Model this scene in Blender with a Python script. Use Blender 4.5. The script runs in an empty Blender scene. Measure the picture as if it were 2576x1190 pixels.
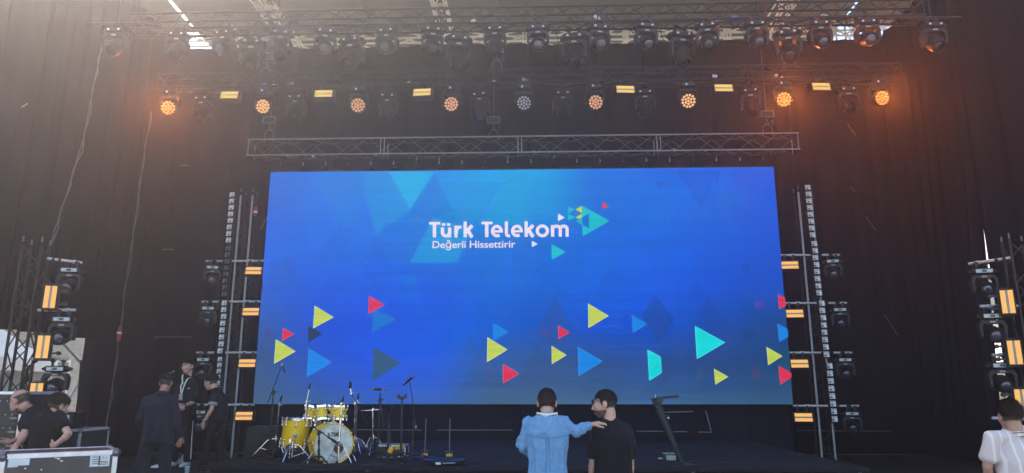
import bpy, math, random
from mathutils import Vector, Matrix, Euler, noise
R = math.radians
random.seed(7)
SC = bpy.context.scene
COL = SC.collection

# ------------------------------------------------------------------ camera
CAMZ = 1.74
PITCH, YAW = R(12.39), R(-1.962)
FPX, CX, CY = 1786.0, 1288.0, 595.0          # measured on a 2576 px wide view of the photograph
cd = bpy.data.cameras.new('camera'); cam = bpy.data.objects.new('camera', cd); COL.objects.link(cam)
cam.location = (0, 0, CAMZ)
cam.rotation_euler = Euler((R(90) + PITCH, 0, -YAW), 'XYZ')
cd.sensor_fit = 'HORIZONTAL'; cd.sensor_width = 36.0; cd.lens = 36.0 * FPX / 2576.0
cd.clip_start = 0.05; cd.clip_end = 3000
SC.camera = cam

# ------------------------------------------------------------------ sky, sun, exposure
SUN_AZ, SUN_EL = R(-38), R(44)               # ahead and to the left, above the stage roof
w = bpy.data.worlds.new('World'); SC.world = w; w.use_nodes = True
nt = w.node_tree; bg = nt.nodes['Background']
sky = nt.nodes.new('ShaderNodeTexSky'); sky.sky_type = 'NISHITA'; sky.sun_disc = False
sky.sun_elevation = SUN_EL; sky.sun_rotation = SUN_AZ; sky.air_density = 1.0; sky.dust_density = 1.2; sky.ozone_density = 0.8; sky.altitude = 50
nt.links.new(sky.outputs[0], bg.inputs[0]); bg.inputs[1].default_value = 0.15
sd = bpy.data.lights.new('sun', 'SUN'); sd.energy = 5.0; sd.angle = R(0.53); sd.color = (1.0, 0.80, 0.64)
sun = bpy.data.objects.new('sun', sd); COL.objects.link(sun)
sdir = Vector((math.sin(SUN_AZ) * math.cos(SUN_EL), math.cos(SUN_AZ) * math.cos(SUN_EL), math.sin(SUN_EL)))
sun.rotation_euler = (-sdir).to_track_quat('-Z', 'Y').to_euler(); sun.location = sdir * 60
HAZE, HAZE_G = 0.0050, 0.79
SC.view_settings.view_transform = 'Standard'; SC.view_settings.look = 'None'
EXPO = 1.7; EM = 2 ** -EXPO                   # shade exposure; EM keeps screens and lamps at their shown brightness
SC.view_settings.exposure = EXPO; SC.view_settings.gamma = 1.0; SC.view_settings.use_curve_mapping = False
cy = SC.cycles
cy.use_denoising = True
try: cy.denoiser = 'OPENIMAGEDENOISE'
except Exception: pass
cy.max_bounces = 6; cy.diffuse_bounces = 3; cy.glossy_bounces = 3; cy.transmission_bounces = 4
cy.transparent_max_bounces = 12; cy.volume_bounces = 0; cy.sample_clamp_indirect = 4.0
cy.caustics_reflective = False; cy.caustics_refractive = False

# ------------------------------------------------------------------ photo pixel -> place
_fw = Vector((math.sin(YAW) * math.cos(PITCH), math.cos(YAW) * math.cos(PITCH), math.sin(PITCH)))
_rt = Vector((math.cos(YAW), -math.sin(YAW), 0)); _up = _rt.cross(_fw)
CAM = Vector((0, 0, CAMZ))
def ray(px, py): return _fw + _rt * ((px - CX) / FPX) + _up * ((CY - py) / FPX)
def at(px, py, Y):
    d = ray(px, py); return CAM + d * (Y / d.y)
def atx(px, py, X):
    d = ray(px, py); return CAM + d * (X / d.x)
def atz(px, py, Z):
    d = ray(px, py); return CAM + d * ((Z - CAMZ) / d.z)

# ------------------------------------------------------------------ materials
def srgb(*c):
    o = []
    for v in c:
        v /= 255.0; o.append(v / 12.92 if v <= .04045 else ((v + .055) / 1.055) ** 2.4)
    return tuple(o)
MATS = {}
def mat(name, col, rough=.6, metal=0.0, var=.2, vscale=8.0, bump=0.0, bscale=60.0, spec=.5, sheen=0.0, coat=0.0, stretch=None, rvar=0.0):
    m = bpy.data.materials.new(name); m.use_nodes = True; MATS[name] = m
    n = m.node_tree.nodes; l = m.node_tree.links; b = n['Principled BSDF']
    b.inputs['Roughness'].default_value = rough; b.inputs['Metallic'].default_value = metal
    b.inputs['Specular IOR Level'].default_value = spec
    b.inputs['Sheen Weight'].default_value = sheen; b.inputs['Coat Weight'].default_value = coat
    tc = n.new('ShaderNodeTexCoord'); mp = n.new('ShaderNodeMapping'); l.new(tc.outputs['Object'], mp.inputs[0])
    if stretch: mp.inputs['Scale'].default_value = stretch
    nz = n.new('ShaderNodeTexNoise'); nz.inputs['Scale'].default_value = vscale; nz.inputs['Detail'].default_value = 5
    l.new(mp.outputs[0], nz.inputs['Vector'])
    rp = n.new('ShaderNodeMapRange'); l.new(nz.outputs[0], rp.inputs[0])
    rp.inputs[1].default_value = .25; rp.inputs[2].default_value = .75
    rp.inputs[3].default_value = 1 - var; rp.inputs[4].default_value = 1 + var
    mx = n.new('ShaderNodeMix'); mx.data_type = 'RGBA'; mx.blend_type = 'MULTIPLY'; mx.inputs[0].default_value = 1
    mx.inputs[6].default_value = (*col[:3], 1); l.new(rp.outputs[0], mx.inputs[7]); l.new(mx.outputs[2], b.inputs['Base Color'])
    if rvar:
        r2 = n.new('ShaderNodeMapRange'); l.new(nz.outputs[0], r2.inputs[0]); r2.inputs[1].default_value = .25; r2.inputs[2].default_value = .75
        r2.inputs[3].default_value = max(.02, rough - rvar); r2.inputs[4].default_value = rough + rvar; l.new(r2.outputs[0], b.inputs['Roughness'])
    if bump:
        n2 = n.new('ShaderNodeTexNoise'); n2.inputs['Scale'].default_value = bscale; n2.inputs['Detail'].default_value = 4
        l.new(mp.outputs[0], n2.inputs['Vector'])
        bp = n.new('ShaderNodeBump'); bp.inputs['Strength'].default_value = bump; bp.inputs['Distance'].default_value = .02
        l.new(n2.outputs[0], bp.inputs['Height']); l.new(bp.outputs[0], b.inputs['Normal'])
    return m
def emit(name, col, strength=1.0, base=(.02, .02, .02), lines=0.0, lscale=60):
    strength *= EM
    m = bpy.data.materials.new(name); m.use_nodes = True; MATS[name] = m
    n = m.node_tree.nodes; l = m.node_tree.links; b = n['Principled BSDF']
    b.inputs['Base Color'].default_value = (*base, 1); b.inputs['Roughness'].default_value = .5
    b.inputs['Emission Color'].default_value = (*col[:3], 1); b.inputs['Emission Strength'].default_value = strength
    if lines:
        tc = n.new('ShaderNodeTexCoord'); mp = n.new('ShaderNodeMapping'); l.new(tc.outputs['Object'], mp.inputs[0])
        nz = n.new('ShaderNodeTexNoise'); nz.inputs['Scale'].default_value = lscale; nz.inputs['Detail'].default_value = 2
        l.new(mp.outputs[0], nz.inputs['Vector'])
        r = n.new('ShaderNodeMapRange'); l.new(nz.outputs[0], r.inputs[0]); r.inputs[1].default_value = .3; r.inputs[2].default_value = .7
        r.inputs[3].default_value = strength * (1 - lines); r.inputs[4].default_value = strength * (1 + lines)
        l.new(r.outputs[0], b.inputs['Emission Strength'])
    return m
def ledmat(name, col=None, alpha=1.0, gain=1.0):
    """LED wall pixels: emission with faint scan lines; col None = colour attribute"""
    m = bpy.data.materials.new(name); m.use_nodes = True; MATS[name] = m
    n = m.node_tree.nodes; l = m.node_tree.links
    n.remove(n['Principled BSDF']); out = n['Material Output']
    e = n.new('ShaderNodeEmission'); gain *= EM
    geo = n.new('ShaderNodeNewGeometry'); sp = n.new('ShaderNodeSeparateXYZ'); l.new(geo.outputs['Position'], sp.inputs[0])
    mp = n.new('ShaderNodeMapping'); mp.inputs['Scale'].default_value = (.12, 1, 9.0); l.new(geo.outputs['Position'], mp.inputs[0])
    nz = n.new('ShaderNodeTexNoise'); nz.inputs['Scale'].default_value = 1.6; nz.inputs['Detail'].default_value = 4; l.new(mp.outputs[0], nz.inputs['Vector'])
    r = n.new('ShaderNodeMapRange'); l.new(nz.outputs[0], r.inputs[0]); r.inputs[1].default_value = .3; r.inputs[2].default_value = .7
    r.inputs[3].default_value = .90 * gain; r.inputs[4].default_value = 1.10 * gain
    wn = n.new('ShaderNodeTexNoise'); wn.inputs['Scale'].default_value = 38; wn.inputs['Detail'].default_value = 2; l.new(geo.outputs['Position'], wn.inputs['Vector'])
    r3 = n.new('ShaderNodeMapRange'); l.new(wn.outputs[0], r3.inputs[0]); r3.inputs[1].default_value = .3; r3.inputs[2].default_value = .7; r3.inputs[3].default_value = .92; r3.inputs[4].default_value = 1.08
    mm = n.new('ShaderNodeMath'); mm.operation = 'MULTIPLY'; l.new(r.outputs[0], mm.inputs[0]); l.new(r3.outputs[0], mm.inputs[1]); l.new(mm.outputs[0], e.inputs['Strength'])
    if col is None:
        a = n.new('ShaderNodeAttribute'); a.attribute_name = 'Col'; l.new(a.outputs['Color'], e.inputs['Color'])
    else: e.inputs['Color'].default_value = (*col[:3], 1)
    if alpha < 1:
        t = n.new('ShaderNodeBsdfTransparent'); mx = n.new('ShaderNodeMixShader'); mx.inputs[0].default_value = alpha
        l.new(t.outputs[0], mx.inputs[1]); l.new(e.outputs[0], mx.inputs[2]); l.new(mx.outputs[0], out.inputs[0])
    else: l.new(e.outputs[0], out.inputs[0])
    return m

mat('black_metal', (.020, .020, .022), .45, .3, .3, 30, rvar=.12)
mat('black_plastic', (.008, .008, .009), .5, 0, .3, 20, rvar=.1, spec=.3)
mat('grey_plastic', (.022, .023, .025), .5, 0, .25, 20, rvar=.1, spec=.3)
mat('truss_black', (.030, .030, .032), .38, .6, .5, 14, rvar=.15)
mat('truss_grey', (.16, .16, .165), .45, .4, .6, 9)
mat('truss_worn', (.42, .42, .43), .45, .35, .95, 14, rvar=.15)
mat('aluminium', (.66, .66, .65), .42, .35, .2, 10, rvar=.12)
mat('roof_aluminium', (.80, .78, .70), .5, .2, .15, 5)
mat('chrome', (.72, .72, .72), .12, 1.0, .08, 20, rvar=.05)
mat('dark_chrome', (.20, .20, .21), .2, 1.0, .2, 20)
mat('drape', (.0070, .0100, .0180), .95, 0, .35, 1.2, .25, 12, spec=.12, sheen=.0)
mat('floor_black', (.010, .011, .013), .85, 0, .4, 3, .15, 40, rvar=.1, spec=.25)
mat('riser_black', (.010, .012, .015), .85, 0, .45, 2.2, .15, 50, rvar=.1, spec=.25)
mat('ground_paving', (.34, .32, .29), .9, 0, .25, .8, .4, 30)
mat('canvas', (.075, .078, .068), .85, 0, .2, .7, .1, 3)
mat('lens_glass', (.03, .035, .06), .06, 0, .2, 12, coat=1.0)
mat('lens_dark', (.012, .012, .014), .1, 0, .2, 12, coat=.6)
mat('panel_display', (.42, .50, .50), .35, 0, .15, 30)
mat('panel_key', (.62, .64, .62), .4, 0, .1, 30)
mat('led_off', (.55, .55, .58), .25, 0, .3, 60)
mat('reflector', (.85, .85, .82), .35, .15, .1, 30)
mat('bulb_dark', (.02, .02, .02), .2, 0, .1, 10)
mat('reflector_shaded', (.22, .22, .24), .35, .8, .3, 30)  # same reflector painted darker, for a strip turned away from the light
mat('drum_yellow', (.98, .58, .001), .4, 0, .05, 3, coat=.2, spec=.3)
mat('drum_shade_hoop', (.80, .50, .03), .25, 0, .08, 8, coat=.5)
mat('drum_head', (.66, .65, .54), .7, 0, .3, 9)
mat('ink', (.012, .012, .012), .6, 0, .1, 10)
mat('kick_port', (.10, .06, .025), .8, 0, .4, 12)
mat('mic_black', (.015, .015, .017), .4, .3, .2, 40)
mat('mic_grille', (.22, .22, .23), .35, .9, .3, 90)
mat('tape_yellow', (.72, .36, .02), .55, 0, .2, 25)
mat('tape_green', (.12, .55, .16), .55, 0, .2, 25)
mat('green_top', (.16, .34, .14), .6, 0, .3, 25)
mat('cable', (.022, .022, .024), .6, 0, .2, 30)
mat('cable_grey', (.085, .085, .09), .6, 0, .3, 30)
mat('red_plastic', (.42, .03, .03), .4, 0, .2, 20)
mat('blue_plastic', (.05, .22, .55), .4, 0, .2, 20)
mat('white_plastic', (.72, .72, .70), .5, 0, .15, 20)
mat('case_brown', (.060, .046, .042), .5, 0, .5, 4, .12, 30, rvar=.12)
mat('case_black', (.020, .020, .022), .5, 0, .4, 5, .1, 40)
mat('case_trim', (.60, .61, .62), .38, .7, .3, 9, rvar=.15)
mat('paper', (.66, .68, .66), .8, 0, .12, 9)
mat('rack_face', (.012, .012, .013), .35, 0, .3, 30)
mat('strap', (.03, .03, .032), .85, 0, .3, 20)
mat('chain', (.16, .16, .165), .35, .9, .3, 40)
mat('skin_light', (.52, .30, .215), .5, 0, .1, 14, .08, 90, spec=.35)
mat('skin_tan', (.40, .22, .15), .5, 0, .12, 14, .08, 90, spec=.35)
mat('skin_bald', (.46, .24, .18), .42, 0, .14, 14, .08, 90, spec=.4)
mat('hair_black', (.012, .010, .010), .55, 0, .5, 60, .7, 160, spec=.35, stretch=(1, 1, .35))
mat('hair_fade', (.085, .062, .050), .7, 0, .4, 70, .3, 160, spec=.25)
mat('hair_brown', (.030, .020, .014), .6, 0, .5, 60, .7, 160, spec=.3)
mat('stubble', (.11, .075, .060), .8, 0, .4, 80, .2, 150, spec=.2)
mat('denim_shirt', (.150, .305, .50), .85, 0, .12, 24, .35, 240, spec=.15)
mat('shirt_seam', (.10, .235, .44), .85, 0, .1, 20, spec=.15)
mat('black_tee', (.008, .009, .012), .92, 0, .25, 14, .3, 120, spec=.12, sheen=.05)
mat('navy_suit', (.012, .016, .028), .85, 0, .2, 24, .25, 200, spec=.2, sheen=.08, stretch=(6, 6, 1))
mat('polo_black', (.011, .014, .022), .9, 0, .25, 14, .3, 120, spec=.12)
mat('trousers_black', (.012, .013, .016), .9, 0, .25, 14, .3, 120, spec=.12)
mat('jeans_dark', (.03, .04, .07), .9, 0, .25, 14, .3, 120, spec=.12)
mat('shoe_white', (.62, .62, .60), .6, 0, .15, 12)
mat('shoe_black', (.02, .02, .02), .4, 0, .2, 12)
mat('lanyard_white', (.66, .67, .60), .8, 0, .1, 30)
mat('eye_white', (.7, .7, .68), .2, 0, .05, 30)
mat('iris', (.03, .02, .014), .2, 0, .1, 30)
mat('lip', (.33, .13, .11), .5, 0, .1, 30)
mat('stone', (.30, .285, .24), .9, 0, .35, 3.0, .8, 9, stretch=(1, 1, 3))
mat('plaster', (.68, .66, .60), .9, 0, .12, 1.5, .2, 8)
mat('tent_white', (.80, .80, .78), .7, 0, .06, 1)
mat('window_dark', (.03, .035, .04), .15, 0, .2, 4)
mat('tile_red', (.30, .12, .07), .85, 0, .3, 4)
mat('label_grey', (.33, .33, .34), .6, 0, .2, 40)
mat('bag_white', (.62, .62, .60), .7, 0, .2, 10, .5, 18)
mat('slit_tube', (.26, .26, .26), .4, .8, .3, 6)  # grey for the thin tubes that stand in for light slits
# shirt with woven stripes
def stripe_mat():
    m = mat('striped_tee', (.62, .61, .63), .9, 0, .06, 20, .2, 150, spec=.12)
    n = m.node_tree.nodes; l = m.node_tree.links; b = n['Principled BSDF']
    tc = n.new('ShaderNodeTexCoord'); wv = n.new('ShaderNodeTexWave'); wv.bands_direction = 'X'; wv.inputs['Scale'].default_value = 4.6
    wv.inputs['Distortion'].default_value = .6; wv.inputs['Detail'].default_value = 1; l.new(tc.outputs['Object'], wv.inputs[0])
    rp = n.new('ShaderNodeValToRGB'); rp.color_ramp.elements[0].position = .80; rp.color_ramp.elements[1].position = .93
    rp.color_ramp.elements[0].color = (.57, .49, .455, 1); rp.color_ramp.elements[1].color = (.72, .65, .60, 1)
    l.new(wv.outputs[0], rp.inputs[0]); l.new(rp.outputs[0], b.inputs['Base Color'])
stripe_mat()
emit('strobe_amber', srgb(255, 190, 96), 1.0, lines=.22, lscale=90)
emit('strobe_bar', srgb(120, 120, 112), .25, base=(.25, .25, .25))
emit('strobe_lemon', srgb(250, 205, 100), 1.0, lines=.2, lscale=90)
emit('wash_hot', (1.0, .27, .06), 1.9)
emit('wash_warm', (1.0, .50, .20), 1.15)
emit('wash_dim', (.92, .44, .24), .9)
emit('face_spill_hot', (1.0, .11, .008), 1.0)  # wash light faces made to glow, standing in for light spilling from the lenses
emit('face_spill_warm', (.55, .09, .015), .5)
emit('face_spill_dim', (.25, .05, .02), .25)
emit('led_green', (.5, .8, .1), .6)
emit('led_red', (.8, .05, .03), .35)

# ------------------------------------------------------------------ mesh helpers
def frame(t, hint=None):
    t = t.normalized()
    h = hint if hint is not None else (Vector((0, 0, 1)) if abs(t.z) < .9 else Vector((1, 0, 0)))
    r = (h - t * h.dot(t))
    if r.length < 1e-6: r = t.orthogonal()
    r.normalize(); return r, t.cross(r)
class MB:
    def __init__(s): s.v = []; s.f = []
    def add(s, vs, fs):
        o = len(s.v); s.v += [tuple(v) for v in vs]; s.f += [tuple(i + o for i in f) for f in fs]; return s
    def box(s, c, d, rot=None, bev=0.0):
        x, y, z = d[0] / 2, d[1] / 2, d[2] / 2; c = Vector(c)
        if bev:
            b = min(bev, x * .9, y * .9, z * .9); vs = []; 
            # chamfered box as a convex stack in z
            rings = []
            for zz, k in ((-z, b), (-z + b, 0), (z - b, 0), (z, b)):
                xx, yy = x - k, y - k; q = b if k == 0 else b * .4
                rings.append([(-xx + q, -yy, zz), (xx - q, -yy, zz), (xx, -yy + q, zz), (xx, yy - q, zz), (xx - q, yy, zz), (-xx + q, yy, zz), (-xx, yy - q, zz), (-xx, -yy + q, zz)])
            vs = [Vector(p) for r_ in rings for p in r_]
            fs = [tuple(reversed(range(8))), tuple(range(24, 32))]
            for k in range(3):
                for i in range(8): j = (i + 1) % 8; fs.append((k * 8 + i, k * 8 + j, k * 8 + 8 + j, k * 8 + 8 + i))
        else:
            vs = [Vector((sx * x, sy * y, sz * z)) for sz in (-1, 1) for sy in (-1, 1) for sx in (-1, 1)]
            fs = [(0, 2, 3, 1), (4, 5, 7, 6), (0, 1, 5, 4), (2, 6, 7, 3), (0, 4, 6, 2), (1, 3, 7, 5)]
        if rot is not None: vs = [rot @ v for v in vs]
        return s.add([v + c for v in vs], fs)
    def tube(s, a, b, r, r2=None, n=8, cap=True, hint=None):
        a, b = Vector(a), Vector(b); r2 = r if r2 is None else r2
        u, v = frame(b - a, hint); vs = []
        for p, q in ((a, r), (b, r2)):
            for i in range(n):
                t = 2 * math.pi * (i + .5) / n; vs.append(p + u * (math.cos(t) * q) + v * (math.sin(t) * q))
        fs = [(i, (i + 1) % n, n + (i + 1) % n, n + i) for i in range(n)]
        if cap: fs += [tuple(reversed(range(n))), tuple(range(n, 2 * n))]
        return s.add(vs, fs)
    def path(s, pts, r, n=6, radii=None):
        pts = [Vector(p) for p in pts]; vs = []; u = None
        for k, p in enumerate(pts):
            t = (pts[min(k + 1, len(pts) - 1)] - pts[max(k - 1, 0)]); u, v = frame(t, u)
            q = radii[k] if radii else r
            for i in range(n):
                a = 2 * math.pi * i / n; vs.append(p + u * (math.cos(a) * q) + v * (math.sin(a) * q))
        m = len(pts)
        fs = [(k * n + i, k * n + (i + 1) % n, (k + 1) * n + (i + 1) % n, (k + 1) * n + i) for k in range(m - 1) for i in range(n)]
        fs += [tuple(reversed(range(n))), tuple(range((m - 1) * n, m * n))]
        return s.add(vs, fs)
    def lathe(s, prof, o=(0, 0, 0), axis=(0, 0, 1), n=20, hint=None, close=True):
        o = Vector(o); a = Vector(axis).normalized(); u, v = frame(a, hint); vs = []
        for h, r in prof:
            for i in range(n):
                t = 2 * math.pi * (i + .5) / n; vs.append(o + a * h + u * (math.cos(t) * r) + v * (math.sin(t) * r))
        m = len(prof)
        fs = [(k * n + i, k * n + (i + 1) % n, (k + 1) * n + (i + 1) % n, (k + 1) * n + i) for k in range(m - 1) for i in range(n)]
        if close: fs += [tuple(reversed(range(n))), tuple(range((m - 1) * n, m * n))]
        return s.add(vs, fs)
    def prism(s, poly, o, ux, uy, th):
        """poly in (ux, uy) plane at o, extruded th along ux x uy"""
        o, ux, uy = Vector(o), Vector(ux), Vector(uy); nn = ux.cross(uy).normalized(); n = len(poly)
        vs = [o + ux * p[0] + uy * p[1] for p in poly] + [o + ux * p[0] + uy * p[1] + nn * th for p in poly]
        fs = [tuple(reversed(range(n))), tuple(range(n, 2 * n))] + [(i, (i + 1) % n, n + (i + 1) % n, n + i) for i in range(n)]
        return s.add(vs, fs)
    def ball(s, c, r, nu=14, nv=9, rot=None):
        c = Vector(c); rx, ry, rz = (r, r, r) if isinstance(r, (int, float)) else r; vs = []
        for j in range(nv + 1):
            ph = math.pi * j / nv
            for i in range(nu):
                th = 2 * math.pi * i / nu
                p = Vector((rx * math.sin(ph) * math.cos(th), ry * math.sin(ph) * math.sin(th), -rz * math.cos(ph)))
                vs.append((rot @ p if rot is not None else p) + c)
        fs = []
        for j in range(nv):
            for i in range(nu):
                a, b = j * nu + i, j * nu + (i + 1) % nu
                if j == 0: fs.append((a, b + nu, a + nu))
                elif j == nv - 1: fs.append((a, b, a + nu))
                else: fs.append((a, b, b + nu, a + nu))
        return s.add(vs, fs)
    def loft(s, secs, right=(1, 0, 0), n=20, pw=2.0):
        """secs: (centre, half width along right, half depth); rounded ends"""
        secs = [(Vector(c), a, b) for c, a, b in secs]
        t0 = (secs[0][0] - secs[1][0]).normalized(); t1 = (secs[-1][0] - secs[-2][0]).normalized()
        e0 = min(secs[0][1], secs[0][2]); e1 = min(secs[-1][1], secs[-1][2])
        S = [(secs[0][0] + t0 * e0 * .5, secs[0][1] * .45, secs[0][2] * .45), (secs[0][0] + t0 * e0 * .3, secs[0][1] * .8, secs[0][2] * .8)] + secs + \
            [(secs[-1][0] + t1 * e1 * .3, secs[-1][1] * .8, secs[-1][2] * .8), (secs[-1][0] + t1 * e1 * .5, secs[-1][1] * .45, secs[-1][2] * .45)]
        vs = []; right = Vector(right); m = len(S)
        for k, (c, a, b) in enumerate(S):
            t = S[min(k + 1, m - 1)][0] - S[max(k - 1, 0)][0]; u, v = frame(t, right)
            for i in range(n):
                th = 2 * math.pi * i / n; cs, sn = math.cos(th), math.sin(th)
                cs = math.copysign(abs(cs) ** (2 / pw), cs); sn = math.copysign(abs(sn) ** (2 / pw), sn)
                vs.append(c + u * (cs * a) + v * (sn * b))
        fs = [(k * n + i, k * n + (i + 1) % n, (k + 1) * n + (i + 1) % n, (k + 1) * n + i) for k in range(m - 1) for i in range(n)]
        fs += [tuple(reversed(range(n))), tuple(range((m - 1) * n, m * n))]
        return s.add(vs, fs)
    def mesh(s, name, m, smooth=False):
        me = bpy.data.meshes.new(name); me.from_pydata(s.v, [], s.f); me.validate(); me.update()
        me.materials.append(MATS[m])
        if smooth:
            me.polygons.foreach_set('use_smooth', [True] * len(me.polygons))
            try: me.set_sharp_from_angle(angle=R(40))
            except Exception: pass
        return me
    def build(s, name, m, parent=None, smooth=False, loc=None):
        return link(name, s.mesh(name, m, smooth), parent, loc)
def link(name, me, parent=None, loc=None, rot=None, scale=None):
    o = bpy.data.objects.new(name, me); COL.objects.link(o)
    if parent is not None: o.parent = parent
    if loc is not None: o.location = loc
    if rot is not None: o.rotation_euler = rot
    if scale is not None: o.scale = scale
    return o
def tag(o, label=None, cat=None, group=None, kind=None):
    if label: o['label'] = label
    if cat: o['category'] = cat
    if group: o['group'] = group
    if kind: o['kind'] = kind
    return o
def thing(name, label, cat, loc=(0, 0, 0), rot=(0, 0, 0), group=None):
    o = bpy.data.objects.new(name, None); COL.objects.link(o); o.location = loc; o.rotation_euler = rot
    o.empty_display_size = .1
    return tag(o, label, cat, group)
def copy_tree(o, parent=None):
    c = o.copy(); COL.objects.link(c); c.parent = parent
    for ch in list(o.children): copy_tree(ch, c)
    return c
_rods = {}
def rod(name, a, b, r, m, parent=None, n=8):
    """a straight bar between two points; all bars of a material share one mesh"""
    k = (m, n)
    if k not in _rods: _rods[k] = MB().tube((0, 0, 0), (0, 0, 1), 1, n=n).mesh('rod', m, True)
    a, b = Vector(a), Vector(b); d = b - a
    o = link(name, _rods[k], parent, a); o.rotation_euler = d.to_track_quat('Z', 'Y').to_euler(); o.scale = (r, r, d.length)
    return o
def textmesh(txt, size, bold=0.0, m='ink', width=None, th=0.0, spacing=1.0):
    cu = bpy.data.curves.new('lettering', 'FONT'); cu.body = txt; cu.size = size; cu.offset = bold; cu.extrude = th; cu.space_character = spacing
    cu.resolution_u = 4
    o = bpy.data.objects.new('lettering', cu); COL.objects.link(o)
    dg = bpy.context.evaluated_depsgraph_get(); me = bpy.data.meshes.new_from_object(o.evaluated_get(dg))
    bpy.data.objects.remove(o); me.materials.clear(); me.materials.append(MATS[m])
    xs = [v.co.x for v in me.vertices]; x0 = min(xs); k = width / (max(xs) - x0) if width else 1
    for v in me.vertices: v.co.x = (v.co.x - x0) * k
    return me
def ordinal(i): return ['first', 'second', 'third', 'fourth', 'fifth', 'sixth', 'seventh', 'eighth', 'ninth', 'tenth', 'eleventh', 'twelfth', 'thirteenth', 'fourteenth'][i]

# ================================================================== THE SETTING
GZ, FZ, PZ, RZ = 0.0, 0.29, 0.55, 0.72       # ground, stage floor, side platforms, drum riser
XL, XR, YB, ZB = -9.9, 9.35, 18.0, 11.15      # side curtains, back curtain, curtain height
g = MB().add([(-32, -32, GZ), (32, -32, GZ), (32, 32, GZ), (-32, 32, GZ)], [(0, 1, 2, 3)]).build('ground', 'ground_paving'); tag(g, kind='structure')
sf = MB().box((-.25, 14.7, FZ / 2), (24.0, 10.2, FZ - .004)).build('stage_floor', 'floor_black'); tag(sf, kind='structure')
_c = atz(499, 1172, RZ); RX0, RY0 = _c.x, _c.y
RX1 = atz(2110, 1160, RZ).x; RY1 = 16.05
def deck(name, x0, x1, y0, y1, z, zb, label, nx, ny, m):
    t = thing(name, label, 'stage riser', ((x0 + x1) / 2, (y0 + y1) / 2, zb))
    h = z - zb; sx, sy = (x1 - x0) / nx, (y1 - y0) / ny
    pm = MB().box((0, 0, 0), (sx - .006, sy - .006, .06), bev=.006).mesh('deck_panel', m)
    for i in range(nx):
        for j in range(ny):
            link('deck_panel', pm, t, (-(x1 - x0) / 2 + sx * (i + .5), -(y1 - y0) / 2 + sy * (j + .5), h - .03 - random.uniform(0, .0015)))
    MB().box((0, -(y1 - y0) / 2 + .03, (h - .07) / 2), (x1 - x0 - .02, .02, h - .075)).build('front_skirt', m, t)
    for s in (-1, 1): MB().box((s * ((x1 - x0) / 2 - .03), .03, (h - .07) / 2), (.02, y1 - y0 - .05, h - .075)).build('side_skirt', m, t)
    for i in range(nx + 1):
        for j in (0, 1): rod('leg', (-(x1 - x0) / 2 + .08 + (x1 - x0 - .16) * i / nx, (j - .5) * (y1 - y0 - .3), 0), (-(x1 - x0) / 2 + .08 + (x1 - x0 - .16) * i / nx, (j - .5) * (y1 - y0 - .3), h - .06), .025, 'aluminium', t)
    return t
deck('stage_riser', RX0, RX1, RY0, RY1, RZ, FZ + .001, 'wide black stage riser carrying the yellow drum kit below the big screen', 4, 3, 'riser_black')
deck('stage_riser', RX0 - 2.7, RX0 - .02, 10.95, 13.4, PZ, FZ + .001, 'lower black platform on the left where two young men in black stand', 2, 2, 'riser_black')

# roof of the stage: canvas on aluminium trusses
def canvas_sheet(poly, z, th=.02):
    return MB().prism([(p[0], p[1]) for p in poly], (0, 0, z), (1, 0, 0), (0, 1, 0), th)
roof = thing('stage_roof', 'grey canvas stage roof seen above the black back curtain', 'roof', (0, 16, 12.5))
def arch(x): return .9 * math.cos(x / 15 * math.pi / 2)
def canvas_panel(x0, x1, y0, y1, nx=6, ny=10):
    m = MB(); vs = []; fs = []
    for j in range(ny + 1):
        for i in range(nx + 1):
            x = x0 + (x1 - x0) * i / nx; y = y0 + (y1 - y0) * j / ny
            vs.append((x, y - 16, .25 * math.sin(j * math.pi / 2.5) * .3 + arch(x) * .25))
    for j in range(ny):
        for i in range(nx): a = j * (nx + 1) + i; fs.append((a, a + 1, a + nx + 2, a + nx + 1))
    o = m.add(vs, fs).build('canvas_panel', 'canvas', roof, True)
    sm = o.modifiers.new('th', 'SOLIDIFY'); sm.thickness = .012
    return o
for x0, x1, y1 in ((-15, -10.35, 19.7), (-10.34, -5, 21.6), (-5, 0, 21.6), (0, 5, 21.6), (5, 9.2, 21.6), (9.21, 14.5, 20.0)):
    canvas_panel(x0, x1, 12.0, y1)
for x, nm in ((-14.95, 'sun_block_flap'), (14.45, 'sun_block_flap')):
    MB().box((x, -.4, -1.15), (.03, 7.0, 2.7)).build('sun_block_flap', 'canvas', roof)  # flaps added to stop sun leaking in between side curtain and roof
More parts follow.
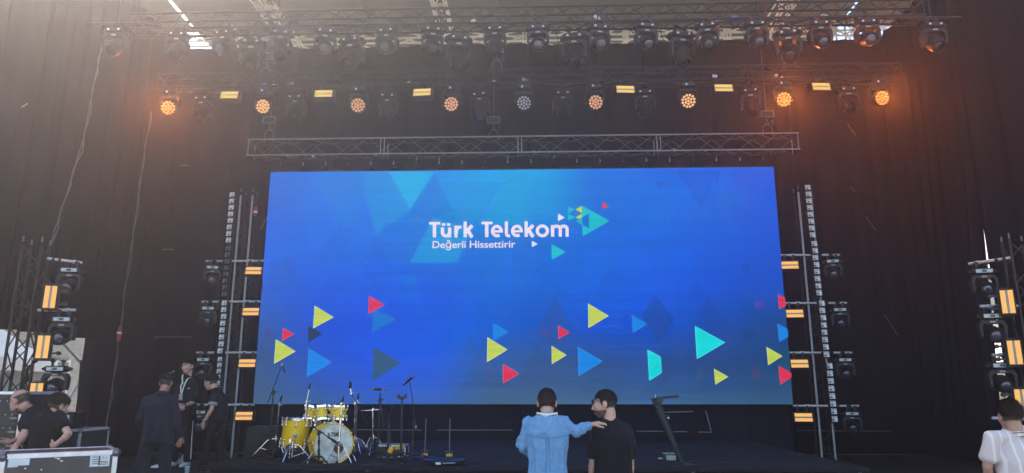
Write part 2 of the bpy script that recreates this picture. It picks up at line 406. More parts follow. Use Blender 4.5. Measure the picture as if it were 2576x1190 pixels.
def box_truss(name, label, L, s, nseg, m, rc, rb, group=None, faces='fbtu', mb=None, worn=None):
    """box truss along local x, centred on the origin"""
    t = thing(name, label, 'truss', group=group); mb = mb or m
    for sy in (-1, 1):
        for sz in (-1, 1):
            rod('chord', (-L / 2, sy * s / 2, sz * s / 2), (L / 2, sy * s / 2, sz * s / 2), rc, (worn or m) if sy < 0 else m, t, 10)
    d = L / nseg
    for i in range(nseg):
        x0 = -L / 2 + i * d; x1 = x0 + d; a, b = (x0, x1) if i % 2 else (x1, x0)
        h = s / 2
        if 'f' in faces: rod('brace', (a, -h, -h), (b, -h, h), rb, mb, t, 6)
        if 'b' in faces: rod('brace', (b, h, -h), (a, h, h), rb, mb, t, 6)
        if 't' in faces: rod('brace', (a, -h, h), (b, h, h), rb, mb, t, 6)
        if 'u' in faces: rod('brace', (b, -h, -h), (a, h, -h), rb, mb, t, 6)
    k = max(1, round(L / 3.0))
    for i in range(k + 1):
        x = -L / 2 + L * i / k; x = min(max(x, -L / 2 + .03), L / 2 - .03)
        for e in ((-.045, .045) if 0 < i < k else (0,)):
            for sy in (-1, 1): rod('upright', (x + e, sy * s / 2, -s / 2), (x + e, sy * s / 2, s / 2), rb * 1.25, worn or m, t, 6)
            for sz in (-1, 1): rod('crossbar', (x + e, -s / 2, sz * s / 2), (x + e, s / 2, sz * s / 2), rb * 1.25, m, t, 6)
    return t
def place(t, loc, rot=(0, 0, 0)): t.location = loc; t.rotation_euler = rot; return t
# pale rear roof truss above the back curtain
a, b = at(455, 107, 18.7), at(2215, 86, 18.7)
place(box_truss('roof_truss', 'pale aluminium roof truss running along the top of the back curtain', b.x - a.x + 3.0, .34, 26, 'roof_aluminium', .028, .022, faces='fbt'), ((a.x + b.x) / 2, 18.75, (a.z + b.z) / 2 + .03))
for x, nm in ((-7.4, 'left'), (-2.6, 'centre left'), (6.9, 'right')):
    place(box_truss('roof_truss', 'pale rafter truss under the canvas on the %s, running front to back' % nm, 9.0, .34, 12, 'roof_aluminium', .025, .018, 'rafter trusses under the roof'), (x, 16.4, 12.15), (0, 0, R(90)))
for x in (-9.2, 8.9):
    t = thing('corner_mast', 'pale aluminium roof mast at the rear %s corner' % ('left' if x < 0 else 'right'), 'mast', (x, 19.2, 0))
    for sx in (-1, 1):
        for sy in (-1, 1): rod('chord', (sx * .25, sy * .25, 0), (sx * .25, sy * .25, 12.3), .03, 'roof_aluminium', t)
    for i in range(24):
        z = i * .5
        for q, (p0, p1) in enumerate((((-1, -1), (1, -1)), ((-1, -1), (-1, 1)), ((1, -1), (1, 1)))):
            if i % 2: p0, p1 = p1, p0
            rod('brace', (p0[0] * .25, p0[1] * .25, z), (p1[0] * .25, p1[1] * .25, z + .5), .02, 'roof_aluminium', t, 6)
# black curtains
def drape(label, bl, br, tr, tl, amp=.07, folds=9, seed=0, name='stage_curtain', group=None, nz=14):
    bl, br, tr, tl = map(Vector, (bl, br, tr, tl)); base = (bl + br) / 2; rnd = random.Random(seed)
    nrm = (br - bl).cross(tl - bl).normalized(); nx = folds * 8
    ph = [rnd.uniform(0, 6.28) for _ in range(4)]; vs = []; fs = []
    for j in range(nz + 1):
        v = j / nz
        for i in range(nx + 1):
            u = i / nx; uu = u + .012 * math.sin(v * 5 + ph[0]) * (1 - v)
            p = (bl * (1 - u) + br * u) * (1 - v) + (tl * (1 - u) + tr * u) * v
            a = amp * (.35 + .65 * (.5 + .5 * math.sin(uu * 9.1 + ph[1]))) * (1.0 - .35 * v)
            d = a * (math.sin(uu * folds * 6.283 + ph[2]) + .45 * math.sin(uu * folds * 2.3 * 6.283 + ph[3] + v * 1.5))
            vs.append(p + nrm * d - base)
    for j in range(nz):
        for i in range(nx): a = j * (nx + 1) + i; fs.append((a, a + 1, a + nx + 2, a + nx + 1))
    o = MB().add(vs, fs).build(name, 'drape', None, True, base)
    sm = o.modifiers.new('th', 'SOLIDIFY'); sm.thickness = .008
    return tag(o, label, 'curtain', group)
names = ['leftmost panel of the black back curtain beside the left side curtain', 'black back curtain panel behind the left light tower', 'black back curtain panel left of centre behind the screen', 'black back curtain panel right of centre behind the screen', 'black back curtain panel behind the right light tower', 'rightmost panel of the black back curtain beside the right side curtain']
n = len(names); wdt = (XR - XL) / n
for i, nm in enumerate(names):
    x0 = XL + i * wdt; x1 = x0 + wdt + .12; yy = YB + (.09 if i % 2 else 0)
    drape(nm, (x0, yy, FZ), (x1, yy, FZ), (x1, yy, ZB), (x0, yy, ZB), .06, 5, 10 + i, group='panels of the black back curtain')
# left side curtains, with the opening to the street
h0, h1 = atx(40, 838, XL), atx(222, 846, XL); HZ = h0.z * .5 + h1.z * .5
s0 = atx(6, 769, XL); s1 = atx(31, 649, XL)
GL = 'black curtains along the left side'
drape('black left side curtain nearest the camera, behind the front light tower', (XL, 8.0, GZ), (XL, s0.y - .06, GZ), (XL, s1.y + .1, ZB), (XL, 8.0, ZB), .09, 7, 30, group=GL)
drape('short black left side curtain hanging above the bright street opening', (XL + .03, s0.y + .02, HZ), (XL + .03, h1.y, HZ), (XL + .03, h1.y + .05, ZB), (XL + .03, s1.y - .02, ZB), .20, 5, 31, group=GL)
drape('black left side curtain between the street opening and the back curtain', (XL + .05, h1.y, GZ), (XL + .05, 18.2, GZ), (XL + .05, 18.2, ZB), (XL + .05, h1.y, ZB), .20, 6, 32, group=GL)
# right side curtains with the narrow bright slit
q0 = atx(2457, 452, XR); q1 = atx(2499, 888, XR); q2 = atx(2523, 888, XR)
def edge(q, z): return q0.y + (q.y - q0.y) * (z - q0.z) / (q.z - q0.z)
GR_ = 'black curtains along the right side'
drape('black right side curtain between the back curtain and the bright slit', (XR, 18.2, GZ), (XR, edge(q1, GZ), GZ), (XR, edge(q1, ZB), ZB), (XR, 18.2, ZB), .09, 8, 40, group=GR_)
slitz = q0.z
drape('black right side curtain beside the front light tower, in front of the slit', (XR + .02, edge(q2, GZ), GZ), (XR + .02, 8.0, GZ), (XR + .02, 8.0, ZB), (XR + .02, edge(q2, ZB), ZB), .07, 6, 41, group=GR_)
# low black masking below the screen
for i in range(4):
    x0 = -6.5 + i * 3.05
    drape(['black masking cloth under the left end of the screen', 'black masking cloth under the screen behind the drums', 'black masking cloth under the screen behind the man in blue', 'black masking cloth under the right end of the screen'][i], (x0, 16.75, FZ), (x0 + 3.1, 16.75, FZ), (x0 + 3.1, 16.75, 1.75), (x0, 16.75, 1.75), .025, 5, 60 + i, 'masking_cloth', 'masking cloths below the screen', 6)
# light slits in the curtains and pale lines below the screen, built as thin tubes
def tubeobj(label, p, q, r=.02, m='slit_tube'):
    p, q = Vector(p), Vector(q); c = (p + q) / 2
    return tag(MB().tube(p - c, q - c, r, n=8).build('slit_or_scaffold_tube', m, None, True, c), label, 'tube', 'bare scaffold tubes by the curtains')
for (x0, y0, x1, y1, Y, lab) in ((880, 1081, 1060, 1082, 16.55, 'thin pale line low behind the drums'), (1098, 1082, 1290, 1082, 16.55, 'thin pale line low behind the round base plates'), (1600, 1085, 1668, 1085, 16.55, 'thin pale line low left of the slanted stand'), (1694, 1086, 1728, 1086, 16.55, 'short pale line low right of the slanted stand'), (1757, 1087, 1790, 1087, 16.55, 'short pale line meeting a diagonal one at stage rear'), (1775, 1032, 1789, 1084, 16.5, 'short diagonal pale line under the right half of the screen'),
                             (386, 848, 480, 848, 17.85, 'thin level light slit, built as a tube, on the dark back curtain left of the tower'), (453, 416, 476, 416, 17.8, 'short light slit, built as a tube, high on the back curtain, upper left'), (407, 627, 438, 627, 17.8, 'short light slit, built as a tube, on the back curtain, mid height left'),
                             (2132, 312, 2152, 340, 17.8, 'slanted light slit, built as a tube, high on the back curtain, right'), (2178, 545, 2204, 580, 17.8, 'slanted light slit, built as a tube, on the back curtain, mid height right'), (2225, 790, 2258, 843, 17.8, 'slanted light slit, built as a tube, low on the back curtain, right'), (2140, 470, 2150, 482, 17.8, 'tiny slanted light slit, built as a tube, on the back curtain, right'),
                             (655, 578, 673, 545, 17.7, 'slanted light slit, built as a tube, between left tower and screen'), (2005, 1083, 2240, 1085, 17.7, 'long thin pale line low behind the right light tower')):
    tubeobj(lab, at(x0, y0, Y), at(x1, y1, Y), .008 if Y > 17 else .010)
tubeobj('slanted light slit, built as a tube, at the upper left edge of the picture', at(-30, 322, 12.2), at(70, 260, 12.6), .012)

# outside, seen through the gaps
def building(label, loc, size, m, rows, cols, side):
    t = thing('stone_building', label, 'building', loc); sx, sy, sz = size
    MB().box((0, 0, sz / 2), size).build('wall', m, t)
    MB().box((0, 0, sz + .12), (sx + .5, sy + .5, .24)).build('cornice', 'plaster', t)
    MB().prism([(-sy / 2 - .4, 0), (sy / 2 + .4, 0), (0, 1.6)], (-sx / 2 - .4, 0, sz + .245), (0, 1, 0), (0, 0, 1), sx + .8).build('roof', 'tile_red', t)
    for i in range(rows):
        for j in range(cols):
            y = -sy / 2 + sy * (j + .5) / cols; z = 1.4 + i * 3.1
            wnd = MB().box((side * sx / 2, y, z + .7), (.12, 1.2, 1.7)).build('window', 'plaster', t)
            MB().box((side * (sx / 2 + .065), y, z + .7), (.02, .95, 1.45)).build('pane', 'window_dark', wnd)
            MB().box((side * (sx / 2 + .07), y, z - .2), (.16, 1.35, .08)).build('sill', 'plaster', wnd)
building('weathered stone building seen through the opening in the left curtains', (-20.5, 17, 0), (6, 22, 9), 'stone', 2, 5, 1)
building('pale stone building seen through the slit in the right curtains', (20, 18, 0), (6, 22, 9), 'plaster', 2, 5, -1)
tv = thing('white_tent', 'white pavilion tent beyond the left curtain opening', 'tent', (-15.0, 18.4, 0))
for sx in (-1, 1):
    for sy in (-1, 1): rod('pole', (sx * 1.4, sy * 1.4, 0), (sx * 1.4, sy * 1.4, 2.4), .03, 'aluminium', tv)
MB().lathe([(2.3, 2.12), (2.62, 2.1), (3.0, 1.3), (3.9, .05)], n=4, hint=Vector((1, 0, 0))).build('canopy', 'tent_white', tv)
MB().box((0, 1.4, 1.2), (2.7, .03, 2.2)).build('side_wall', 'tent_white', tv)
tubeobj('diagonal scaffold tube across the left curtain opening', atx(158, 862, XL - .25), atx(206, 915, XL - .25), .03, 'aluminium')
tubeobj('upright scaffold tube at the far edge of the left opening', atx(206, 905, XL - .2), atx(196, 1040, XL - .2), .035, 'black_metal')
tubeobj('second diagonal scaffold tube low in the left opening', atx(200, 960, XL - .25), atx(165, 1015, XL - .25), .03, 'aluminium')

# ================================================================== THE LED WALL
SX, SYY, SZ0, SW, SH = -.386, 16.2, 1.484, 12.0, 5.45
scr = thing('led_screen', 'huge blue led screen with coloured triangles and white lettering hung at stage rear', 'led screen', (SX, SYY, SZ0))
GRID_X = [650, 800, 950, 1100, 1230, 1380, 1500, 1620, 1780, 1970]
GRID_Y = [430, 520, 620, 720, 820, 900, 960, 1016]
GC = [  # colours of the picture shown on the wall, row by row
 [(62,110,215),(48,118,222),(40,120,222),(8,140,226),(0,160,228),(0,158,226),(0,118,226),(5,112,225),(28,104,222),(45,94,220)],
 [(62,106,216),(45,116,222),(40,116,220),(4,140,216),(0,150,220),(0,148,220),(8,112,218),(0,112,222),(14,108,220),(34,92,216)],
 [(52,106,228),(36,110,226),(24,112,224),(6,116,216),(2,116,216),(10,108,212),(12,104,214),(14,102,220),(20,94,216),(32,88,208)],
 [(55,102,212),(42,94,218),(36,94,222),(44,92,214),(26,106,216),(34,100,212),(26,100,220),(20,96,226),(30,88,214),(44,82,190)],
 [(62,94,170),(44,84,214),(36,86,222),(32,92,222),(36,94,210),(48,88,190),(40,84,206),(36,82,204),(46,80,176),(48,74,140)],
 [(66,88,140),(50,84,200),(48,88,222),(50,94,224),(60,96,176),(64,88,146),(58,82,148),(56,82,156),(54,76,138),(46,72,122)],
 [(72,92,134),(60,90,182),(54,90,212),(58,96,206),(70,96,150),(72,92,140),(68,90,138),(62,88,148),(58,82,136),(54,80,124)],
 [(78,98,132),(72,98,152),(68,98,182),(70,100,178),(80,102,136),(80,102,134),(78,102,140),(76,102,146),(70,96,134),(66,92,126)]]
def unveil(c, py):
    v = .028 - .014 * min(1, max(0, (py - 430) / 590)); return tuple(max(.0005, x - v * q) * g_ for x, q, g_ in zip(c, (1.25, .7, 1.0), (.85, 1.06, 1.08)))
def img_col(px, py):
    def seg(L, v):
        v = min(max(v, L[0]), L[-1])
        for i in range(len(L) - 1):
            if v <= L[i + 1]: return i, (v - L[i]) / (L[i + 1] - L[i])
        return len(L) - 2, 1.0
    i, u = seg(GRID_X, px); j, v = seg(GRID_Y, py); o = []
    for c in range(3):
        o.append((GC[j][i][c] * (1 - u) + GC[j][i + 1][c] * u) * (1 - v) + (GC[j + 1][i][c] * (1 - u) + GC[j + 1][i + 1][c] * u) * v)
    return unveil(srgb(*o), py)
def to_px(P):
    d = Vector(P) - CAM; z = d.dot(_fw); return CX + FPX * d.dot(_rt) / z, CY - FPX * d.dot(_up) / z
LEDG = 1.0
ledmat('led_picture', None, gain=LEDG)
NX, NZ = 24, 11; pw, phh = SW / NX, SH / NZ
for i in range(NX):
    for j in range(NZ):
        x0, z0 = -SW / 2 + i * pw, j * phh; e = .0004; K = 3
        vs = []; fs = []
        for b_ in range(K + 1):
            for a_ in range(K + 1): vs.append((x0 + e + (pw - 2 * e) * a_ / K, 0, z0 + e + (phh - 2 * e) * b_ / K))
        for b_ in range(K):
            for a_ in range(K): q = b_ * (K + 1) + a_; fs.append((q, q + 1, q + K + 2, q + K + 1))
        o_ = len(vs); ring = [(x0 + e, z0 + e), (x0 + pw - e, z0 + e), (x0 + pw - e, z0 + phh - e), (x0 + e, z0 + phh - e)]
        vs += [(p[0], 0, p[1]) for p in ring] + [(p[0], .09, p[1]) for p in ring]
        body = [(o_ + k, o_ + 4 + k, o_ + 4 + (k + 1) % 4, o_ + (k + 1) % 4) for k in range(4)] + [(o_ + 7, o_ + 6, o_ + 5, o_ + 4)]
        me = bpy.data.meshes.new('panel'); me.from_pydata(vs, [], fs + body); me.materials.append(MATS['led_picture']); me.materials.append(MATS['black_plastic'])
        for p in me.polygons: p.material_index = 0 if p.index < len(fs) else 1
        ca = me.color_attributes.new('Col', 'FLOAT_COLOR', 'POINT'); br = 1 + random.uniform(-.035, .035)
        for k, v in enumerate(vs):
            px, py = to_px((SX + v[0], SYY, SZ0 + v[2])); c = img_col(px, py); ca.data[k].color = (c[0] * br, c[1] * br, c[2] * br, 1)
        link('panel', me, scr)
def S(zid, pts):
    ox, oy, k = {1: (631.1, 412.2, .27063), 2: (1288, 412.2, .28142), 3: (631.1, 695.5, .28136), 4: (1288, 695.5, .29225), 5: (1056.2, 489.4, .2), 0: (0, 0, 1)}[zid]
    return [(ox + x * k, oy + y * k) for x, y in pts]
_lm = {}
def shape(zid, pts, col, depth, alpha=1.0, name='triangle', edge=None):
    key = (col, alpha)
    if key not in _lm: _lm[key] = ledmat('led_%d' % len(_lm), unveil(srgb(*col), 760), alpha, LEDG).name
    P = [at(x, y, SYY) for x, y in S(zid, pts)]
    L = [(max(-SW / 2, min(SW / 2, p.x - SX)), -depth, max(0, min(SH, p.z - SZ0))) for p in P]
    n_ = len(L); m = MB().add(L, [tuple(range(n_))])
    me = m.mesh(name, 'led_picture'); me.materials.clear(); me.materials.append(bpy.data.materials[_lm[key]])
    return link(name, me, scr)
def rim_shape(zid, pts, col, depth, rim=(235, 235, 225), dark=True):
    q = S(zid, pts); cx = sum(p[0] for p in q) / len(q); cyy = sum(p[1] for p in q) / len(q)
    if dark: shape(0, [(cx + (x - cx) * 1.06 + .8, cyy + (y - cyy) * 1.06 + 1.2) for x, y in q], (20, 40, 110), depth - .0015, .45, 'triangle_shadow')
    shape(0, [(cx + (x - cx) * 1.0, cyy + (y - cyy) * 1.0) for x, y in q], rim, depth, .999, 'triangle_rim')
    shape(0, [(cx + (x - cx) * .955, cyy + (y - cyy) * .955) for x, y in q], col, depth + .0015)
YEL, RED, BLU, CYA, TEA = (212, 208, 92), (242, 58, 90), (8, 132, 226), (0, 212, 216), (4, 190, 200)
# faint background facets
k = 0
for z, pts, col, al in (
    (1, [(550,75),(1060,75),(1000,560),(830,560)], (40,128,222), .35), (1, [(1010,75),(1700,75),(1480,440),(1160,660)], (0,152,222), .38), (1, [(1280,75),(1700,75),(1480,420)], (0,176,228), .55),
    (1, [(1710,90),(1880,430),(1660,545),(1480,440)], (0,112,218), .60), (1, [(1250,548),(1700,548),(1490,915),(1060,840)], (0,112,216), .5), (1, [(1700,500),(2060,600),(1920,918),(1475,918)], (0,150,218), .6),
    (1, [(2360,170),(2100,560),(1880,430),(1740,170)], (0,146,222), .45), (1, [(2360,170),(2570,60),(2570,560),(2150,560)], (0,158,220), .4),
    (1, [(190,930),(340,850),(520,1180),(150,1180)], (60,96,190), .35), (1, [(560,930),(1010,915),(1180,690),(830,560)], (40,104,216), .35), (1, [(1000,930),(1180,720),(1340,1000),(1180,1180)], (40,96,216), .4),
    (2, [(1460,60),(1880,60),(1690,390)], (40,92,214), .5), (2, [(1770,240),(2060,240),(1920,480)], (0,118,222), .35), (2, [(1060,470),(1230,180),(1410,400),(1320,660)], (0,112,222), .4),
    (2, [(1930,500),(2080,700),(1760,800)], (30,100,226), .3), (2, [(1280,160),(1360,160),(1320,250)], (22,96,214), .5), (2, [(1000,680),(1410,660),(1250,850)], (34,94,208), .25), (2, [(2040,900),(2130,880),(2100,1000)], (34,70,160), .4),
    (2, [(1580,1190),(1650,1030),(1740,1190)], (40,80,190), .4), (2, [(0,760),(330,900),(260,1190),(0,1190)], (40,98,210), .3), (2, [(720,1190),(860,900),(1180,1080),(1000,1190)], (44,90,206), .3),
    (3, [(430,0),(640,0),(520,150)], (44,96,226), .4), (3, [(1330,0),(1510,0),(1440,120)], (0,130,214), .5), (3, [(1250,190),(1410,0),(1600,330)], (18,112,228), .35),
    (3, [(2100,220),(2240,60),(2470,250)], (30,106,220), .35), (3, [(1880,1000),(2080,560),(2300,1000)], (64,88,136), .3), (3, [(60,700),(140,470),(340,720),(200,900)], (74,92,130), .25),
    (3, [(140,460),(210,500),(160,590)], (130,60,120), .3), (3, [(2110,800),(2200,880),(2110,960)], (120,70,110), .25), (3, [(1780,830),(1980,500),(2120,1000)], (66,92,150), .25),
    (4, [(220,460),(370,160),(530,480),(420,640)], (70,82,130), .40), (4, [(1110,330),(1240,170),(1390,370),(1260,580)], (52,74,140), .65), (4, [(1270,620),(1470,720),(1290,980)], (56,76,122), .35),
    (4, [(250,430),(340,480),(255,545)], (130,60,130), .3), (4, [(1560,430),(1680,160),(1900,470),(1760,520)], (50,70,150), .35), (4, [(1980,440),(2110,490),(1980,560)], (50,62,104), .5),
    (4, [(2090,200),(2180,240),(2095,290)], (160,50,110), .35), (4, [(2060,760),(2160,820),(2070,920)], (130,50,100), .3), (4, [(1590,780),(1680,830),(1590,900)], (90,96,110), .4),
    (4, [(2310,640),(2400,600),(2400,800),(2300,760)], (0,90,110), .6), (4, [(60,900),(200,560),(460,900)], (66,88,136), .3), (4, [(620,860),(780,720),(1000,900),(900,1000)], (66,88,140), .25), (4, [(1000,1060),(1290,860),(1480,1060)], (64,88,138), .35),
    (4, [(530,420),(960,425),(960,437),(530,432)], (80,120,226), .35), (4, [(620,180),(760,182),(760,190),(620,188)], (80,120,226), .25), (4, [(2060,150),(2330,148),(2330,156),(2060,158)], (110,110,210), .4), (4, [(2080,210),(2330,212),(2330,220),(2080,216)], (110,100,200), .35),
    (4, [(780,590),(2300,598),(2300,606),(780,600)], (76,104,200), .30), (4, [(180,655),(1480,650),(1480,658),(180,662)], (80,100,180), .25), (3, [(300,280),(560,284),(560,292),(300,290)], (70,110,230), .35), (3, [(740,290),(1040,294),(1040,304),(740,300)], (60,110,236), .3), (3, [(70,610),(560,604),(560,612),(70,618)], (90,110,160), .25)):
    shape(z, pts, col, .004 + .0006 * k, min(.85, al * (1.45 if z == 1 and col[1] > 125 else .75)), 'facet'); k += 1
D0 = .05
for pts in ([(575,262),(748,366),(562,468)], [(229,562),(407,671),(213,784)]): rim_shape(3, pts, YEL, D0)
shape(3, [(522,440),(647,515),(515,592)], (56,66,98), D0 - .004)
shape(3, [(1102,628),(1347,776),(1087,933)], (66,92,128), D0)
shape(3, [(1098,300),(1305,380),(1088,505)], (10,124,206), D0 - .006, .8)
rim_shape(3, [(1062,174),(1199,255),(1053,340)], RED, D0, (250,96,110), False)
rim_shape(3, [(293,459),(393,519),(284,580)], RED, D0, (245,140,160))
rim_shape(3, [(522,643),(727,769),(507,899)], BLU, D0, (80,170,235), False)
rim_shape(3, [(2168,418),(2304,498),(2166,575)], BLU, D0 - .005, (80,170,235), False)
rim_shape(3, [(2115,543),(2297,656),(2112,769)], YEL, D0)
rim_shape(3, [(2255,783),(2400,871),(2256,958)], RED, D0, (245,150,165))
for pts in ([(653,234),(832,341),(656,447)], [(340,598),(470,678),(342,757)], [(1733,793),(1857,864),(1745,933)], [(2184,607),(2323,687),(2198,766)]): rim_shape(4, pts, YEL, D0)
rim_shape(4, [(396,424),(497,484),(399,542)], RED, D0, (245,150,165))
rim_shape(4, [(2282,158),(2344,188),(2350,254),(2293,286)], RED, D0, (245,120,140), False)
rim_shape(4, [(2287,767),(2404,830),(2408,866),(2303,932)], RED, D0, (245,120,140), False)
rim_shape(4, [(1030,334),(1161,410),(1037,487)], BLU, D0, (80,160,235), False)
rim_shape(4, [(566,606),(776,732),(571,858)], BLU, D0, (80,170,235), False)
rim_shape(4, [(2278,407),(2366,455),(2373,520),(2293,566)], BLU, D0, (80,160,235), False)
rim_shape(4, [(1569,427),(1831,570),(1587,713)], CYA, D0, (120,240,240))
rim_shape(4, [(1162,630),(1279,693),(1286,832),(1177,899)], CYA, D0, (120,240,240))
WHT = (240, 228, 244)
shape(2, [(411,449),(471,484),(411,518)], WHT, D0); shape(2, [(177,691),(231,720),(178,750)], WHT, D0)
shape(2, [(351,721),(480,791),(354,862)], TEA, D0)
rim_shape(2, [(805,345),(868,378),(806,410)], (240,72,84), D0, (214,90,70), False)
for pts, c in (([(500,382),(560,413),(500,446)], TEA), ([(500,450),(564,482),(502,516)], TEA), ([(563,412),(625,381),(625,445)], (208,204,70)), ([(566,483),(626,449),(626,480),(600,497)], (208,204,70)),
               ([(628,381),(872,515),(630,651),(628,550),(690,583),(687,449),(628,482)], TEA), ([(568,516),(602,498),(627,484),(627,549)], (6,182,202))):
    shape(2, pts, c, D0, name='emblem_piece')
ledmat('led_white', srgb(242, 228, 244), gain=.98)
def lettering(txt, px0, px1, pybase, pytop, bold):
    a, b, c = at(px0, pybase, SYY), at(px1, pybase, SYY), at(px0, pytop, SYY)
    me = textmesh(txt, (c.z - a.z) / .70, bold, 'led_white', b.x - a.x)
    # scale so that the capitals have the measured height
    o = link('lettering', me, scr, (a.x - SX, -D0 - .004, a.z - SZ0), (R(90), 0, 0)); return o
# the big wordmark, letter by letter (strokes measured on the photograph)
def arc(cx, cy_, rx, ry, a0, a1, n=18): return [(cx + rx * math.cos(R(a0 + (a1 - a0) * i / n)), cy_ - ry * math.sin(R(a0 + (a1 - a0) * i / n))) for i in range(n + 1)]
def glyph(strokes):
    mb = MB()
    for q, (pts, w_) in enumerate(strokes):
        L_ = []; n_ = len(pts)
        for i, (x, y) in enumerate(pts):
            ax_, ay_ = pts[max(i - 1, 0)]; bx_, by_ = pts[min(i + 1, n_ - 1)]; dx, dy = bx_ - ax_, by_ - ay_; l_ = math.hypot(dx, dy) or 1
            for sg in (-1, 1):
                p_ = at(*S(5, [(x - dy / l_ * w_ / 2 * sg, y + dx / l_ * w_ / 2 * sg)])[0], SYY); L_.append((p_.x - SX, -D0 - .004 - .0004 * q, p_.z - SZ0))
        mb.add(L_, [(2 * i, 2 * i + 1, 2 * i + 3, 2 * i + 2) for i in range(n_ - 1)])
    return mb.build('letter', 'led_white', scr)
def T_(x0, x1, y0, y1): glyph([([(x0, y0 + 17), (x1, y0 + 17)], 34), ([((x0 + x1) / 2 - 3, y0 + 3), ((x0 + x1) / 2 - 3, y1)], 43)])
def e_(cx, cy_): glyph([(arc(cx, cy_, 55, 59, 0, 306, 26), 39), ([(cx - 52, cy_ + 4), (cx + 74, cy_ + 4)], 28)])
def k_(x, y0, y1, xr): glyph([([(x, y0), (x, y1)], 41), ([(x + 12, y1 - 76), (xr - 22, y0 + 52)], 44), ([(x + 26, y1 - 92), (xr - 24, y1)], 46)])
T_(120, 262, 350, 546)
glyph([([(289, 420), (289, 488)] + arc(333, 490, 44, 36, 180, 340, 12), 42), ([(378, 420), (378, 545)], 42)])
for x in (303, 366): glyph([([(x - 21, 383), (x + 21, 383)], 31)])
glyph([([(458, 398), (458, 545)], 41), ([(462, 462), (474, 432), (496, 417), (526, 414)], 38)])
k_(573, 345, 544, 685)
T_(777, 916, 347, 542)
e_(971, 466); glyph([([(1090, 343), (1090, 505), (1096, 521), (1112, 526), (1136, 524)], 40)]); e_(1222, 464)
k_(1338, 341, 540, 1450); glyph([(arc(1541, 463, 64, 61, 0, 360, 36), 40)])
glyph([([(1669, 390), (1669, 537)], 42), (arc(1717, 437, 48, 32, 150, 0, 12) + [(1765, 537)], 40), (arc(1808, 437, 43, 32, 150, 0, 12) + [(1851, 537)], 40)])
lettering('Değerli', 1088.6, 1172.2, 625.2, 607.4, .003); lettering('Hissettirir', 1182.2, 1297.2, 624.6, 606.6, .003)
# hanging bumpers on the wall's upper edge
bm_ = MB()
for s in (-1, 1): bm_.box((s * .06, 0, .035), (.012, .05, .07), Matrix.Rotation(s * R(-28), 3, 'Y'))
bm_.box((0, 0, .07), (.10, .05, .016)); bumper = bm_.mesh('hanging_bracket', 'grey_plastic')
MB().box((0, .06, SH + .02), (SW + .02, .06, .04)).build('top_rail', 'grey_plastic', scr)
HANG = [-SW / 2 + SW * (i + .5) / 22 for i in range(22)]
for x in HANG: link('hanging_bracket', bumper, scr, (x, .05, SH + .035))
railm = MB().box((0, 0, 0), (.20, .03, .03)).mesh('handle', 'black_plastic')
for i in range(21): link('handle', railm, scr, ((HANG[i] + HANG[i + 1]) / 2, .03, SH + .058))
MB().box((0, .14, SH / 2), (SW - .3, .06, SH - .3)).build('rear_frame', 'black_metal', scr)

# ================================================================== LIGHTING TRUSSES
def span(px0, px1, py, Y):
    a, b = at(px0, py, Y), at(px1, py, Y); c = at(CX, py, Y)
    return b.x - a.x, Vector(((a.x + b.x) / 2, Y, c.z))
Y1, Y2, Y3 = 11.5, 14.0, 16.25
L1, C1 = span(330, 2330, 37, Y1); C1.y += .15
L2, C2 = span(395, 2275, 191, Y2); C2.y += .15
L3, C3 = span(622, 2012, 363, Y3 - .2)
T1 = place(box_truss('lighting_truss', 'black front lighting truss at the top edge carrying many moving heads', L1, .30, 44, 'truss_black', .024, .010), C1)
T2 = place(box_truss('lighting_truss', 'black rear lighting truss carrying the row of round orange lights', L2, .30, 50, 'truss_black', .024, .010), C2)
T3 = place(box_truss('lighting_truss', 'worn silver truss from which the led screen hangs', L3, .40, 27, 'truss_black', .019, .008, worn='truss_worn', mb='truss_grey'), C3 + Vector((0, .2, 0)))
E1, E2 = C1.z - .15, C2.z - .15              # underside of the trusses
# straps between truss and screen
for i, x in enumerate(HANG):
    t = thing('hanging_strap', '%s black strap from the left between screen and its truss' % ordinal(i) if i < 14 else '%s black strap from the right between screen and its truss' % ordinal(21 - i), 'strap', (SX + x, C3.y + .0, SZ0 + SH + .1), group='straps holding the led screen')
    h = C3.z - .2 - (SZ0 + SH + .1); sw = random.uniform(-.05, .05)
    MB().prism([(-.05 + sw, h + .03), (-.008, .10), (.008, .10), (.055 + sw, h + .03)], (0, .02, 0), (1, 0, 0), (0, 0, 1), .012).build('sling', 'strap', t)
    MB().path([(0, .015, .11), (.012, .015, .07), (.016, .015, .04), (0, .015, .02), (-.012, .015, .035)], .007, 6).build('shackle', 'aluminium' if i % 3 else 'chain', t, True)
    if i in (6, 7, 10, 12): MB().box((.012, .0, .16), (.03, .012, .09), Matrix.Rotation(.3, 3, 'Y')).build('tag', 'blue_plastic', t)

